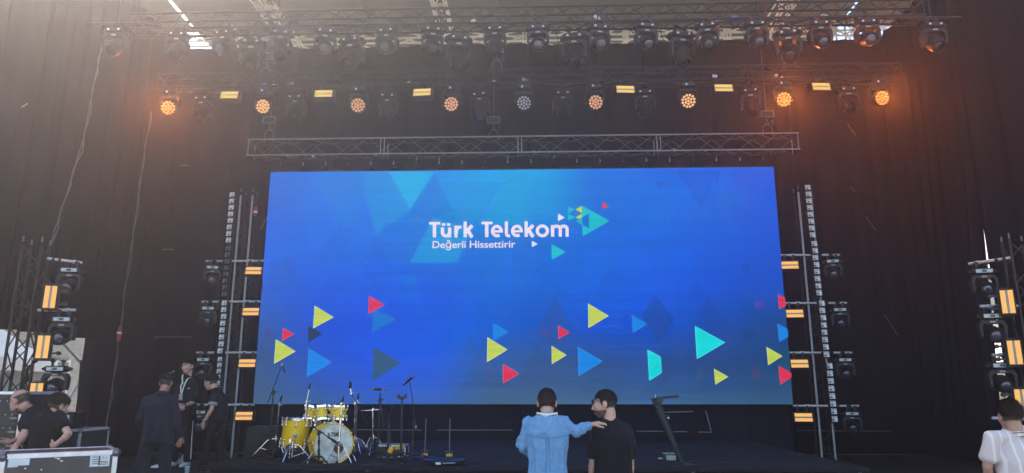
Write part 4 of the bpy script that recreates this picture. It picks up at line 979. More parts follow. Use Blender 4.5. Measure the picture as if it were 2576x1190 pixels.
def tripod(t, z0, z1, rad, m, rr=.009, rot=0, feet='black_plastic', braces=True):
    """three folding legs from a collar at z1 to the floor"""
    for i in range(3):
        th = rot + R(120 * i); d = Vector((math.cos(th), math.sin(th), 0))
        l_ = MB().path([d * .018 + Vector((0, 0, z1)), d * rad * .35 + Vector((0, 0, z1 * .92)), d * rad + Vector((0, 0, z0 + .016))], rr, 6).build('leg', m, t, True)
        MB().ball(d * rad + Vector((0, 0, z0 + .016)), (.022, .022, .016), 8, 6).build('rubber_foot', feet, l_, True)
        if braces: rod('brace', (0, 0, z1 * .30), d * rad * .62 + Vector((0, 0, z1 * .52)), rr * .7, m, t, 6)
    MB().tube((0, 0, z1 - .03), (0, 0, z1 + .04), .022, n=10).build('collar', m, t, True)
def joint(t, p, m, k=1.0): MB().box(p, (.036 * k, .05 * k, .05 * k), Matrix.Rotation(.4, 3, 'Y'), bev=.008).build('joint', m, t); MB().tube(Vector(p) + Vector((.015, 0, 0)), Vector(p) + Vector((.06 * k, 0, .01)), .006, n=6).build('wing_nut', m, t, True)
GS = 'chrome cymbal stands of the drum kit'
def stand(name, label, base_px, pts_px, m='chrome', rad=.30, legz=.28, rot=0.3, rads=(.0125, .0095, .008), dY=0.0, boom=None, tip='felt', group=None, cat='cymbal stand', tape=None):
    b = on_riser(*base_px); Y = b.y; t = thing(name, label, cat, b, group=group)
    P = [Vector((0, 0, .05))] + [at(x, y, Y + dY * (i + 1)) - b for i, (x, y) in enumerate(pts_px)]
    for i in range(len(P) - 1):
        rod('post' if i == 0 else 'upper_tube', P[i], P[i + 1], rads[min(i, 2)], m, t)
        if i: joint(t, P[i], m)
        for q in range(1, 3 if i == 0 else 1):
            zc = P[i].lerp(P[i + 1], q / 3 + .02); MB().tube(zc - Vector((0, 0, .03)), zc + Vector((0, 0, .03)), rads[min(i, 2)] + .006, n=8).build('height_clamp', m, t, True)
    if rad: tripod(t, 0, legz, rad, m, .0085 if m == 'chrome' else .0105, rot)
    if tip == 'felt':
        d = (P[-1] - P[-2]).normalized(); MB().lathe([(-.05, .008), (-.045, .018), (.0, .019), (.01, .012), (.05, .012), (.055, .004)], P[-1], d, 10).build('cymbal_felt', 'black_plastic', t, True)
    if boom:
        p, q = at(*boom[0]) - b, at(*boom[1]) - b; rod('boom', p, q, .0075 if m != 'chrome' else .008, m, t)
        if len(boom) > 2:
            d = (q - p).normalized() if boom[2] == 1 else (p - q).normalized(); e = q if boom[2] == 1 else p
            mic(t, e, d)
    if tape: 
        z = P[0].lerp(P[1], tape); MB().tube(z - Vector((0, 0, .02)), z + Vector((0, 0, .02)), rads[0] + .005, n=8).build('tape', 'tape_green', t, True)
    return t, b, P
def mic(t, e, d):
    q = MB().lathe([(-.10, .010), (-.09, .013), (.06, .018), (.075, .024), (.09, .024)], e, d, 12).build('microphone', 'mic_black', t, True)
    MB().lathe([(.088, .022), (.10, .025), (.125, .022), (.138, .010)], e, d, 12).build('grille', 'mic_grille', q, True)
    MB().lathe([(-.01, .022), (.04, .022)], e, d, 10).build('clip', 'black_plastic', t, True)
stand('cymbal_stand', 'chrome cymbal stand left of the floor tom', (691, 1152), [(702, 1020), (707, 1003)], rad=.36, legz=.30, rot=3.4, group=GS, tape=.7)
stand('cymbal_stand', 'tall chrome cymbal stand between floor tom and bass drum', (761.5, 1155), [(772, 1010), (779, 972)], rad=.33, legz=.32, rot=3.6, group=GS)
stand('cymbal_stand', 'chrome cymbal stand right in front of the bass drum skin', (850, 1169), [(859, 1016), (862, 1006)], rad=.22, legz=.28, rot=4.0, group=GS, tape=.78)
bst, bb, P = stand('cymbal_stand', 'chrome boom cymbal stand right of the bass drum', (890, 1151), [(894, 1014)], rad=.30, legz=.30, rot=.4, group=GS, tip=None, boom=((884, 990, 11.2), (927, 1072, 11.6)))
e0, e1 = at(884, 990, 11.2) - bb, at(881, 976, 11.2) - bb
rod('tilter', e0, e1, .012, 'chrome', bst); MB().lathe([(-.01, .014), (0, .022), (.09, .022), (.1, .008)], e1, (0, 0, 1), 10).build('cymbal_felt', 'black_plastic', bst, True); joint(bst, P[1], 'chrome', 1.2); joint(bst, e0, 'chrome', .9)
hs, hb, P = stand('hihat_stand', 'slim chrome hi-hat stand behind the boom stand', (894, 1147), [(899, 1015), (901, 998)], rad=.26, legz=.26, rot=1.1, cat='hi-hat stand')
a7, b7, P7 = stand('percussion_stand', 'chrome stand with a long level arm right of the drum kit', (937, 1147), [(938.5, 1031)], rad=.24, legz=.30, rot=2.6, tip=None, cat='drum hardware', tape=.62)
rod('level_arm', at(908, 1033.5, b7.y) - b7, at(962, 1030, b7.y) - b7, .0085, 'chrome', a7); joint(a7, P7[1], 'chrome', 1.2)
t = thing('snare_stand', 'low chrome snare stand with folded legs left of the bass drum', 'drum hardware', on_riser(733, 1163))
rod('post', (0, 0, .06), (.03, 0, .40), .011, 'chrome', t); tripod(t, 0, .26, .30, 'chrome', .011, 2.5); joint(t, (.03, 0, .38), 'chrome', 1.3)
t = thing('bass_pedal', 'dark bass drum pedal on the floor behind the bass drum', 'drum pedal', on_riser(812, 1150))
MB().box((0, 0, .015), (.10, .30, .012), Matrix.Rotation(.08, 3, 'X')).build('footboard', 'dark_chrome', t); rod('frame', (-.05, .14, 0), (-.05, .14, .24), .01, 'chrome', t); rod('frame', (.05, .14, 0), (.05, .14, .24), .01, 'chrome', t); rod('axle', (-.06, .14, .24), (.06, .14, .24), .01, 'chrome', t)
t = thing('drum_stool', 'round black drum stool behind the rack toms', 'stool', on_riser(818, 1143))
MB().lathe([(.44, .14), (.45, .16), (.51, .165), (.53, .14), (.535, .02)], n=20).build('seat', 'black_plastic', t, True); rod('post', (0, 0, .1), (0, 0, .45), .014, 'chrome', t); tripod(t, 0, .2, .24, 'chrome', .011, .9, braces=False)

GM = 'microphone stands on the riser'
def micstand(label, base, top, m='mic_black', rad=.30, legz=.12, rot=.5, boom=None, straight=None, Yo=0, tip=None, cat='microphone stand', name='microphone_stand'):
    return stand(name, label, base, [top], m, rad, legz, rot, (.013, .010, .009), 0, boom, tip, GM, cat)
b0 = on_riser(675, 1154).y
t, b, P = micstand('tall black boom microphone stand at the left end of the drums', (675, 1154), (688, 987), boom=((673, 1014, b0), (708, 922, b0)), rot=3.2)
joint(t, P[1], 'mic_black', 1.3); e = at(710, 917, b0) - b; MB().box(e, (.03, .03, .06), bev=.006).build('mic_clip', 'mic_grille', t); rod('mic_arm', e, at(717, 938, b0) - b, .011, 'mic_black', t)
b0 = on_riser(801, 1170).y
t, b, P = micstand('low black boom stand holding a microphone at the bass drum', (801, 1170), (803, 1089), rad=.26, rot=3.5, boom=((792, 1077, b0), (838, 1108, b0), 1)); joint(t, P[1], 'mic_black', 1.3)
b0 = on_riser(948.5, 1155).y
t, b, P = micstand('black stand with a level microphone, left of the other two vocal stands', (948.5, 1155), (957, 988), rad=.32, rot=3.4); joint(t, P[0].lerp(P[1], .88), 'mic_black', 1.4); mic(t, P[1] + Vector((-.01, 0, .05)), Vector((-1, 0, .06))); rod('boom', P[0].lerp(P[1], .93), at(964, 1078, b0) - b, .0095, 'mic_black', t); MB().box(P[1] + Vector((.05, 0, .05)), (.03, .028, .028)).build('switch_ring', 'mic_grille', t)
t, b, P = micstand('thick black stand with an empty fork holder on top', (1008, 1160), (1011.5, 1002), rad=.26, rot=.2)
MB().prism([(-.07, .06), (-.075, .01), (-.03, -.02), (.03, -.02), (.075, .01), (.07, .06), (.04, .065), (.035, .03), (-.035, .03), (-.04, .065)], P[1] + Vector((0, .02, 0)), (1, 0, 0), (0, 0, 1), .04).build('fork', 'mic_black', t)
rod('sleeve', P[0].lerp(P[1], .05), P[0].lerp(P[1], .9), .020, 'mic_black', t)
b0 = on_riser(1038, 1160).y
t, b, P = micstand('slim black boom microphone stand, tallest at the right', (1038, 1160), (1040.5, 1058), rad=.30, rot=4.5, boom=((1046, 1074, b0), (1031.5, 962, b0)))
e = at(1031, 956, b0) - b; mic(t, e + Vector((-.03, 0, -.02)), Vector((-.6, 0, -.5)) * -1 + Vector((0, -.3, 0))); joint(t, P[0].lerp(P[1], .93), 'mic_black'); MB().tube(at(1045.5, 1070, b0) - b, at(1046.5, 1078, b0) - b, .018, n=8).build('counterweight', 'mic_grille', t, True)
b0 = on_riser(973, 1168).y
t, b, P = micstand('small black stand with yellow tape in front of the case', (974, 1168), (978, 1056), rad=.27, rot=3.7); rod('boom', at(982.5, 1130, b0) - b, at(979, 1072, b0) - b, .010, 'mic_black', t); MB().box(at(983, 1132, b0) - b, (.07, .05, .09), Matrix.Rotation(.4, 3, 'Y'), bev=.012).build('tape_roll', 'tape_yellow', t)
b0 = on_riser(946, 1150).y
t = thing('boom_arm', 'loose slanted black boom arm resting beside the case', 'boom arm', at(950, 1107, b0)); b = at(950, 1107, b0); rod('tube', (0, 0, 0), at(988, 1024, b0) - b, .010, 'mic_black', t); MB().tube((-.008, 0, -.03), (.012, 0, .02), .02, n=8).build('counterweight', 'mic_grille', t, True)
MB().path([at(986, 1026, b0) - b, at(985, 1019, b0) - b, at(990, 1017, b0) - b, at(992, 1024, b0) - b], .006, 6).build('hook', 'mic_black', t, True); MB().path([(0, 0, -.02), (-.03, 0, -.14), (-.035, 0, RZ - b.z + .01)], .009, 6).build('support', 'mic_black', t, True)
# straight poles on round bases
def round_base(label, px, py, ptop, r, h, name='pole_stand'):
    c = on_riser(px, py); t = thing(name, label, 'pole stand', c, group='straight poles on round bases')
    MB().lathe([(0, r), (.012, r), (h, r * .93), (h + .006, r * .9), (h + .008, .05)], n=36).build('base_plate', 'black_metal', t, True)
    top = at(ptop[0], ptop[1], c.y) - c; rod('pole', (0, 0, h), top, .0085, 'chain', t)
    MB().box((0, 0, h + .05), (.10, .05, .05), bev=.008).build('clamp', 'tape_yellow', t)
    for s in (-1, 1): MB().path([(s * .02, -.02, h + .06), (s * .03, -.02, h + .12), (s * .07, -.02, h + .10)], .007, 6).build('lever', 'dark_chrome', t, True)
    return t
round_base('straight pole on a round black base, left of the bigger base', 1068, 1156, (1071.7, 1054), .29, .02)
t = round_base('straight pole behind the big round black base plate', 1130, 1157, (1132, 1054), .20, .02)
t = thing('round_base', 'thick round black base plate lying at the riser front edge', 'base plate', on_riser(1118, 1169))
MB().lathe([(.03, .26), (.035, .30), (.075, .305), (.085, .27), (.088, .03)], n=40).build('disc', 'black_plastic', t, True)
MB().lathe([(.0, .22), (.03, .24)], n=24).build('foot_ring', 'black_metal', t, True)
MB().lathe([(.0755, .302), (.0875, .272)], n=40, close=False).build('bevel_ring', 'dark_chrome', t, True)
MB().box((-.05, -.302, .045), (.07, .012, .03)).build('socket', 'panel_key', t); MB().box((.1, -.29, .05), (.18, .01, .012), Matrix.Rotation(.33, 3, 'Z')).build('trim', 'label_grey', t)
# flight cases and boxes
def flight_case(name, label, c, size, m, trim, balls=True, rotz=0.0, tw=.035, lids=True, cat='flight case'):
    t = thing(name, label, cat, c, (0, 0, rotz)); sx, sy, sz = size
    MB().box((0, 0, sz / 2), (sx, sy, sz)).build('body', m, t)
    e = tw; o_ = .006
    for s in (-1, 1):
        for q in (-1, 1):
            MB().box((s * (sx / 2 - e / 2 + o_), q * (sy / 2 - e / 2 + o_), sz / 2), (e, e, sz - .02), bev=.004).build('edge_trim', trim, t)
        for zz in (0, sz): MB().box((0, s * (sy / 2 - e / 2 + o_ + .001), zz + (e / 2 - o_ if zz == 0 else -e / 2 + o_)), (sx - .02, e, e), bev=.004).build('edge_trim', trim, t)
        for zz in (0, sz): MB().box((s * (sx / 2 - e / 2 + o_ + .001), 0, zz + (e / 2 - o_ if zz == 0 else -e / 2 + o_)), (e, sy - .02, e), bev=.004).build('edge_trim', trim, t)
        if balls:
            for q in (-1, 1):
                for zz in (.02, sz - .02): MB().ball((s * (sx / 2 - .012), q * (sy / 2 - .012), zz), tw * .95, 10, 8).build('corner', 'chain', t, True)
    return t
c = on_riser(988, 1149)
flight_case('flight_case', 'small black equipment case with silver edges between the mic stands', c, (.46, .30, .19), 'case_black', 'case_trim', tw=.028)
MB().box(at(1004, 1120, c.y - .17) - Vector((0, 0, .0)), (.16, .02, .05), Matrix.Rotation(-.3, 3, 'Y'), bev=.008)
t = thing('tape_strip', 'yellow cloth tape hanging over the small silver edged case', 'tape', Vector((at(1010, 1120, c.y).x, c.y - .166, RZ + .14)))
MB().box((0, 0, .02), (.15, .012, .05), Matrix.Rotation(-.25, 3, 'Y')).build('upper_strip', 'tape_yellow', t); MB().box((.03, -.004, -.01), (.05, .012, .07), Matrix.Rotation(.3, 3, 'Y')).build('lower_strip', 'tape_yellow', t)
c = on_riser(654, 1152); p = at(615, 1072, c.y); wd = at(695, 1100, c.y).x - at(617, 1100, c.y).x
t = thing('speaker_cabinet', 'big dark speaker cabinet with a recessed handle behind the drum stands', 'speaker', c); hh = at(654, 1073, c.y).z - RZ
MB().prism([(-wd / 2 - .03, 0), (wd / 2, 0), (wd / 2, hh), (-wd / 2 + .05, hh), (-wd / 2, hh * .92)], (0, .45, 0), (1, 0, 0), (0, 0, 1), .45).build('cabinet', 'grey_plastic', t)
MB().box((wd * .10, -.004, hh * .52), (.17, .012, .24), bev=.005).build('handle_frame', 'black_plastic', t); MB().box((wd * .10, -.012, hh * .52), (.12, .01, .05)).build('handle', 'black_metal', t); MB().box((wd * .1, -.011, hh * .57), (.13, .004, .12)).build('recess', 'ink', t)
# folded slanted stand on the right
c = on_riser(1716, 1168); Yc = c.y
t = thing('folded_stand', 'black folded stand slanting up to the left, with a level bar on top', 'stand', c)
P = lambda x, y, dy=0: at(x, y, Yc + dy) - c
q = [P(1638, 1002), P(1658, 1003), P(1721, 1166), P(1710, 1168)]
MB().prism([(v.x, v.z) for v in q], (0, .04, 0), (1, 0, 0), (0, 0, 1), .08).build('column', 'black_plastic', t)
MB().prism([(v.x, v.z) for v in [P(1650, 1020), P(1656, 1019), P(1716, 1160), P(1712, 1161)]], (0, -.041, 0), (1, 0, 0), (0, 0, 1), .015).build('rail', 'black_metal', t)
MB().box((P(1661, 1006) + P(1655, 1006)) / 2, (.10, .12, .07)).build('head_block', 'black_metal', t); rod('level_bar', P(1650, 1002), P(1707, 996.5), .018, 'black_metal', t); rod('pin', P(1649, 1000), P(1649, 993), .008, 'aluminium', t)
rod('side_rod', P(1672, 1037), P(1744, 1035.5), .006, 'chain', t); MB().box(P(1680, 1050), (.06, .08, .08), bev=.012).build('latch', 'grey_plastic', t); MB().box(P(1680, 1051) + Vector((0, -.045, 0)), (.02, .01, .02)).build('latch_button', 'panel_key', t)
rod('foot_tube', P(1716, 1167), P(1759, 1171), .012, 'chain', t); MB().tube(P(1758, 1170), P(1759, 1177), .016, n=8).build('foot', 'label_grey', t, True); rod('foot_tube', P(1661, 1170), P(1712, 1167), .012, 'black_metal', t); MB().tube(P(1664, 1169), P(1664, 1175), .016, n=8).build('foot', 'label_grey', t, True)
c2 = on_riser(1683, 1159)
t = thing('floor_device', 'small grey box with a green top at the foot of the slanted stand', 'electronic box', c2)
MB().box((0, 0, .05), (.19, .16, .10), bev=.01).build('body', 'grey_plastic', t); MB().box((0, 0, .108), (.185, .155, .014), bev=.004).build('green_lid', 'green_top', t); MB().box((.02, -.082, .05), (.14, .006, .07)).build('front_panel', 'label_grey', t); MB().tube((-.10, -.02, .03), (-.17, -.02, .035), .016, n=8).build('connector', 'label_grey', t, True)
# loose cables on the riser
def floor_cable(label, pts, r=.009):
    P = [atz(x, y, RZ + r + .002) for x, y in pts]; b = P[0]; Q = []
    for i in range(len(P) - 1):
        for k in range(6):
            u = k / 6; v = P[i].lerp(P[i + 1], u) - b; v.y += .04 * math.sin(i * 2.1 + k * .9); Q.append(v)
    return tag(MB().path(Q, r, 6).build('floor_cable', 'cable', None, True, b), label, 'cable', 'cables lying on the riser')
floor_cable('black cable winding across the floor in front of the drums', [(640, 1163), (720, 1168), (790, 1170), (860, 1167), (930, 1169), (1000, 1165)])
floor_cable('black cable running right from the round base plate', [(1160, 1168), (1230, 1160), (1300, 1166)])
floor_cable('black cable near the slanted stand', [(1600, 1160), (1660, 1164), (1760, 1161), (1850, 1167)])

# ------------------------------------------------------------------ gear at the front left, on the ground
top = 1.20; pl, pr = atz(3, 1145, top), atz(297, 1133, top); cw = (pr - pl).length; ca = math.atan2(pr.y - pl.y, pr.x - pl.x)
cn = Vector((math.sin(ca), -math.cos(ca), 0))                # outward normal of the front
cc = (pl + pr) / 2 - cn * .3; 
fc = flight_case('flight_case', 'big brown flight case with silver edges and paper labels, front left', (cc.x, cc.y, .12), (cw, .6, top - .12), 'case_brown', 'case_trim', rotz=ca, tw=.045)
hx, hz_ = cw / 2, top - .12
def lab(x0_, x1_, y0_, y1_, m='paper', name='paper_label', d=.003):
    def hit(x, y):
        dd = ray(x, y); q = CAM + dd * ((pl - CAM).dot(cn) / dd.dot(cn)); return (q - cc).dot(Vector((math.cos(ca), math.sin(ca), 0))), q.z - .12
    a, b = hit(x0_, y0_), hit(x1_, y1_)
    return MB().box(((a[0] + b[0]) / 2, -.30 - d, (a[1] + b[1]) / 2), (abs(b[0] - a[0]), .003, abs(a[1] - b[1]))).build(name, m, fc)
lab(22, 44, 1152, 1175); lab(46, 73, 1151, 1170); lb = lab(228, 274, 1146, 1172)
for i in range(4): lab(232, 248, 1149.5 + i * 5.5, 1150.3 + i * 5.5, 'ink', 'ruled_line', .0055)
for i in range(3): lab(251, 271, 1160.5 + i * 3.5, 1161 + i * 3.5, 'ink', 'ruled_line', .0055)
lab(249.3, 249.9, 1147, 1171, 'ink', 'ruled_line', .0055); lab(259, 261.5, 1149, 1149.8, 'ink', 'ink_mark', .0055); lab(260.5, 261.2, 1149.8, 1153, 'ink', 'ink_mark', .0055); lab(266, 268, 1150, 1153, 'ink', 'ink_mark', .0055)
for x_, y_ in ((138, 1150), (143, 1152), (147, 1153), (152, 1158), (102, 1180), (61, 1177)): lab(x_, x_ + 4 + (x_ % 3), y_, y_ + 3, 'paper', 'paint_chip', .003)
for sx in (-1, 1):
    for sy in (-1, 1):
        cs = MB().tube((sx * (hx - .12) - .02, sy * .22, -.07), (sx * (hx - .12) + .02, sy * .22, -.07), .05, n=14).build('castor', 'black_plastic', fc, True)
        MB().box((sx * (hx - .12), sy * .22, -.02), (.08, .08, .04)).build('castor_fork', 'chain', cs)
for s in (-.25, .25):
    MB().box((s * hx * 2, -.307, hz_ * .42), (.16, .012, .12), bev=.004).build('butterfly_latch', 'case_trim', fc)
# dimmer rack behind
yr = 8.1; c = at(26, 1050, yr)
rk_x0, rk_x1 = at(-60, 1000, yr).x, at(60, 1000, yr).x; rz1 = at(30, 986, yr).z
rk = flight_case('equipment_rack', 'open black equipment rack with silver edges at the far left', ((rk_x0 + rk_x1) / 2, yr + .3, 0), (rk_x1 - rk_x0, .6, rz1), 'rack_face', 'case_trim', tw=.035)
for i in range(6):
    z = rz1 - .12 - i * .15
    f_ = MB().box((0, -.304, z), (rk_x1 - rk_x0 - .1, .012, .125), bev=.003).build('rack_unit', 'black_metal' if i % 2 else 'grey_plastic', rk)
    for k in range(6): MB().box((-.22 + k * .08, -.312, z + .02), (.014, .006, .014)).build('indicator', 'led_red' if i in (3, 4) else 'label_grey', f_)
    MB().box((.2, -.312, z - .02), (.09, .006, .02)).build('handle', 'chain', f_)
MB().box((.13, -.3125, rz1 - .54), (.035, .006, .018)).build('display', 'led_green', rk)
c = at(172, 1110, 8.9); xx0, xx1 = at(135, 1085, 8.9).x, at(203, 1085, 8.9).x
flight_case('flight_case', 'plain black case with pale edges behind the man with hand on hip', ((xx0 + xx1) / 2, 9.2, 0), (xx1 - xx0, .6, at(170, 1081, 8.9).z), 'case_black', 'label_grey', tw=.03)
c = at(165, 1052, 9.3)
t = thing('power_box', 'small power box with two lit gauges beside the left opening', 'power box', (c.x, 9.3, at(170, 1081, 8.9).z + .004))
MB().box((0, 0, .10), (.36, .25, .20), bev=.01).build('body', 'black_plastic', t)
for s in (-1, 1): MB().box((s * .08, -.128, .13), (.10, .008, .07)).build('gauge', 'panel_key', t)
# small things by the suited man
c = atz(462, 1172, PZ)
t = thing('plastic_bag', 'crumpled white bag lying on the platform behind the suited man', 'bag', c)
mb = MB().ball((0, 0, .06), (.11, .09, .07), 16, 10)
for i, v in enumerate(mb.v): k_ = 1 + .35 * noise.noise(Vector(v) * 14); mb.v[i] = (v[0] * k_, v[1] * k_, max(.002, v[2] * k_ * (1.25 if v[0] < .02 else .8)))
mb.build('sack', 'bag_white', t)
MB().path([(-.05, 0, .13), (-.02, -.01, .17), (.02, 0, .13)], .006, 6).build('handle', 'bag_white', t, True)
c = atz(395, 1176, PZ); t = thing('paper_sheet', 'folded white paper on the platform between the suited legs', 'paper', c)
MB().prism([(-.08, 0), (.08, 0), (.07, .012), (0, .045), (-.08, .02)], (0, .06, .002), (1, 0, 0), (0, 0, 1), .10).build('sheet', 'paper', t); MB().box((0, 0, .001), (.17, .12, .002)).build('lower_sheet', 'paper', t)
c = atz(470, 1192, PZ); t = thing('paper_cup', 'patterned paper cup standing on the platform edge', 'cup', c)
MB().lathe([(0, .027), (.002, .028), (.10, .040), (.105, .042), (.108, .040), (.100, .038), (.01, .025)], n=18).build('cup', 'paper', t, True)
for i in range(9):
    th = i * 2.4; MB().box((math.cos(th) * .0355, math.sin(th) * .0355, .02 + (i * .009) + .01), (.012, .012, .012), Matrix.Rotation(th, 3, 'Z')).build('print_dot', 'ink', t)
c = at(412, 955, 12.6); bz = PZ
t = thing('microphone_stand', 'black boom microphone stand behind the suited man', 'microphone stand', (at(415, 1100, 12.6).x, 12.6, PZ))
o3 = Vector((at(415, 1100, 12.6).x, 12.6, PZ)); rod('post', (0, 0, .05), at(416, 950, 12.6) - o3, .012, 'mic_black', t); tripod(t, 0, .12, .28, 'mic_black', .011, .8); rod('boom', at(411, 942, 12.6) - o3, at(436, 935, 12.6) - o3, .011, 'chain', t); joint(t, at(417, 945, 12.6) - o3, 'mic_black')
MB().ball(at(437, 934.5, 12.6) - o3, .02, 8, 6).build('mic_tip', 'mic_grille', t, True)

# ================================================================== PEOPLE
def bake(mb, name, m, voxel, smooth=2, fold=0.0, ff=9.0, fs=(1, 1, .45), seed=0.0, parent=None, keep=None):
    """join the shaped pieces into one continuous skin (voxel remesh), relax it, add cloth folds"""
    me = mb.mesh(name, m); o = bpy.data.objects.new(name, me); COL.objects.link(o)
    r = o.modifiers.new('r', 'REMESH'); r.mode = 'VOXEL'; r.voxel_size = voxel; r.use_smooth_shade = True
    if smooth: s = o.modifiers.new('s', 'SMOOTH'); s.factor = .5; s.iterations = smooth
    dg = bpy.context.evaluated_depsgraph_get(); me2 = bpy.data.meshes.new_from_object(o.evaluated_get(dg))
    bpy.data.objects.remove(o); bpy.data.meshes.remove(me); me2.name = name
    me2.materials.clear(); me2.materials.append(MATS[m])
    if fold:
        ns = [v.normal.copy() for v in me2.vertices]
        for v, nn in zip(me2.vertices, ns):
            p = Vector((v.co.x * fs[0] + seed, v.co.y * fs[1], v.co.z * fs[2])) * ff
            q = noise.noise(p) + .5 * noise.noise(p * 2.3 + Vector((3, 1, seed)))
            q = max(-.5, -abs(q) * 1.5 + .35)                      # sharp valleys, soft ridges
            v.co += nn * (fold * q)
    me2.polygons.foreach_set('use_smooth', [True] * len(me2.polygons))
    return link(name, me2, parent)
def limb(mb, pts, radii, flat=1.0, n=12, right=(1, 0, 0)):
    P = [Vector(p) for p in pts]; secs = []
    for i in range(len(P) - 1):
        for k in range(4):
            u = k / 4; r = radii[i] * (1 - u) + radii[i + 1] * u; secs.append((P[i].lerp(P[i + 1], u), r, r * flat))
    secs.append((P[-1], radii[-1], radii[-1] * flat)); mb.loft(secs, right, n)
def hand(mb, w, d, pn, k=1.0, curl=.5, thumb=1, spread=.10):
    """w wrist, d direction of the fingers, pn palm normal (palm faces it), thumb = +1/-1 side"""
    d = Vector(d).normalized(); pn = Vector(pn); pn = (pn - d * pn.dot(d)).normalized(); s = d.cross(pn) * thumb; w = Vector(w)
    L = .085 * k
    mb.loft([(w - d * .02, .026 * k, .019 * k), (w + d * .02 * k, .032 * k, .016 * k), (w + d * .06 * k, .041 * k, .015 * k), (w + d * L, .040 * k, .013 * k)], s, 12)
    lens = (.068, .078, .073, .056)
    for i in range(4):
        off = (.030 - i * .020) * k; b = w + d * (L - .008 * abs(i - 1) * k) + s * off; dd = (d + s * (spread * (1 - i * .66))).normalized(); P = [b - dd * .015]; a = 0
        for q, fr in enumerate((.46, .31, .23)):
            a += curl * (.5, .9, .6)[q]; P.append(P[-1] + (dd * math.cos(a) + pn * math.sin(a)) * (lens[i] * k * fr + (.015 if q == 0 else 0)))
        mb.path(P, 1, 8, [.0098 * k, .0095 * k, .0088 * k, .0072 * k])
    b = w + d * .018 * k + s * .026 * k; td = (d * .62 + s * .72 + pn * .25).normalized(); t2 = (d * .9 + s * .25 + pn * .35).normalized()
    mb.path([b - td * .01, b + td * .042 * k, b + td * .042 * k + t2 * .03 * k, b + td * .042 * k + t2 * .055 * k], 1, 8, [.0155 * k, .0125 * k, .0108 * k, .008 * k])
def head_pieces(mb, M, k=1.0, ears=True, jaw=1.0):
    """M maps head space (x right, y face, z up, origin at head centre) to the figure"""
    rot = M.to_3x3(); B = lambda c, r: mb.ball(M @ Vector([q * k for q in c]), tuple(q * k for q in r), 20, 14, rot)
    B((0, -.012, .030), (.077, .097, .092)); B((0, .030, -.020), (.066, .072, .085)); B((0, .045, -.075 * jaw), (.050, .050, .042)); B((0, .066, -.098 * jaw), (.024, .022, .018))
    B((0, .088, .028), (.052, .018, .014)); B((.034, .078, -.022), (.022, .022, .024)); B((-.034, .078, -.022), (.022, .022, .024))   # brow, cheeks
    nb = [M @ Vector(p) * 1.0 for p in ((0, .094 * k, .015 * k), (0, .112 * k, -.012 * k), (0, .124 * k, -.032 * k), (0, .106 * k, -.040 * k))]
    mb.path(nb, 1, 10, [.009 * k, .012 * k, .0145 * k, .011 * k]); B((.012, .104, -.037), (.009, .010, .008)); B((-.012, .104, -.037), (.009, .010, .008))
    B((0, .095, -.066), (.025, .012, .008)); B((0, .093, -.078), (.021, .012, .008))
    if ears:
        for s in (-1, 1):
            B((s * .080, -.008, -.006), (.010, .022, .034)); B((s * .078, .002, -.022), (.009, .014, .018))
def head_cap(M, cond, k=1.0, grow=1.05, bump=.006, seed=0, ctr=(0, -.012, .030), rad=(.077, .097, .092), lift=None):
    """hair: the part of a grown skull surface for which cond(x, y, z) holds, with its own thickness"""
    mb = MB(); nu, nv = 56, 36; keep = {}; vs = []; fs = []
    def sp(i, j, g):
        ph = math.pi * j / nv; th = 2 * math.pi * i / nu
        d = Vector((math.sin(ph) * math.cos(th), math.sin(ph) * math.sin(th), math.cos(ph)))
        e = 1 + bump / .09 * (noise.noise(d * 7 + Vector((seed, 0, 0))) + .5 * noise.noise(d * 17))
        gg = g * e if g > 1 else g
        if lift and g > 1: gg *= 1 + lift(d)
        return Vector((ctr[0] + rad[0] * d.x * gg, ctr[1] + rad[1] * d.y * gg, ctr[2] + rad[2] * d.z * gg)) * k
    quads = [(i, j) for j in range(nv) for i in range(nu) if cond(*((sp(i, j, 1) + sp(i + 1, j + 1, 1)) / 2 / k))]
    qs = set(quads); idx = {}
    def vid(i, j, layer):
        i %= nu
        if j in (0, nv): i = 0
        key = (i, j, layer)
        if key not in idx: idx[key] = len(vs); vs.append(M @ sp(i, j, grow if layer else .97))
        return idx[key]
    for i, j in quads:
        f = [vid(i, j, 1), vid(i, j + 1, 1), vid(i + 1, j + 1, 1), vid(i + 1, j, 1)]; f = list(dict.fromkeys(f)); fs.append(f)
        for (a, b), nb in ((((i, j), (i, j + 1)), ((i - 1) % nu, j)), (((i + 1, j + 1), (i + 1, j)), ((i + 1) % nu, j)), (((i, j + 1), (i + 1, j + 1)), (i, j + 1)), (((i + 1, j), (i, j)), (i, j - 1))):
            if nb not in qs:
                f = [vid(*b, 1), vid(*a, 1), vid(*a, 0), vid(*b, 0)]; f = list(dict.fromkeys(f))
                if len(f) > 2: fs.append(f)
    return mb.add(vs, fs)
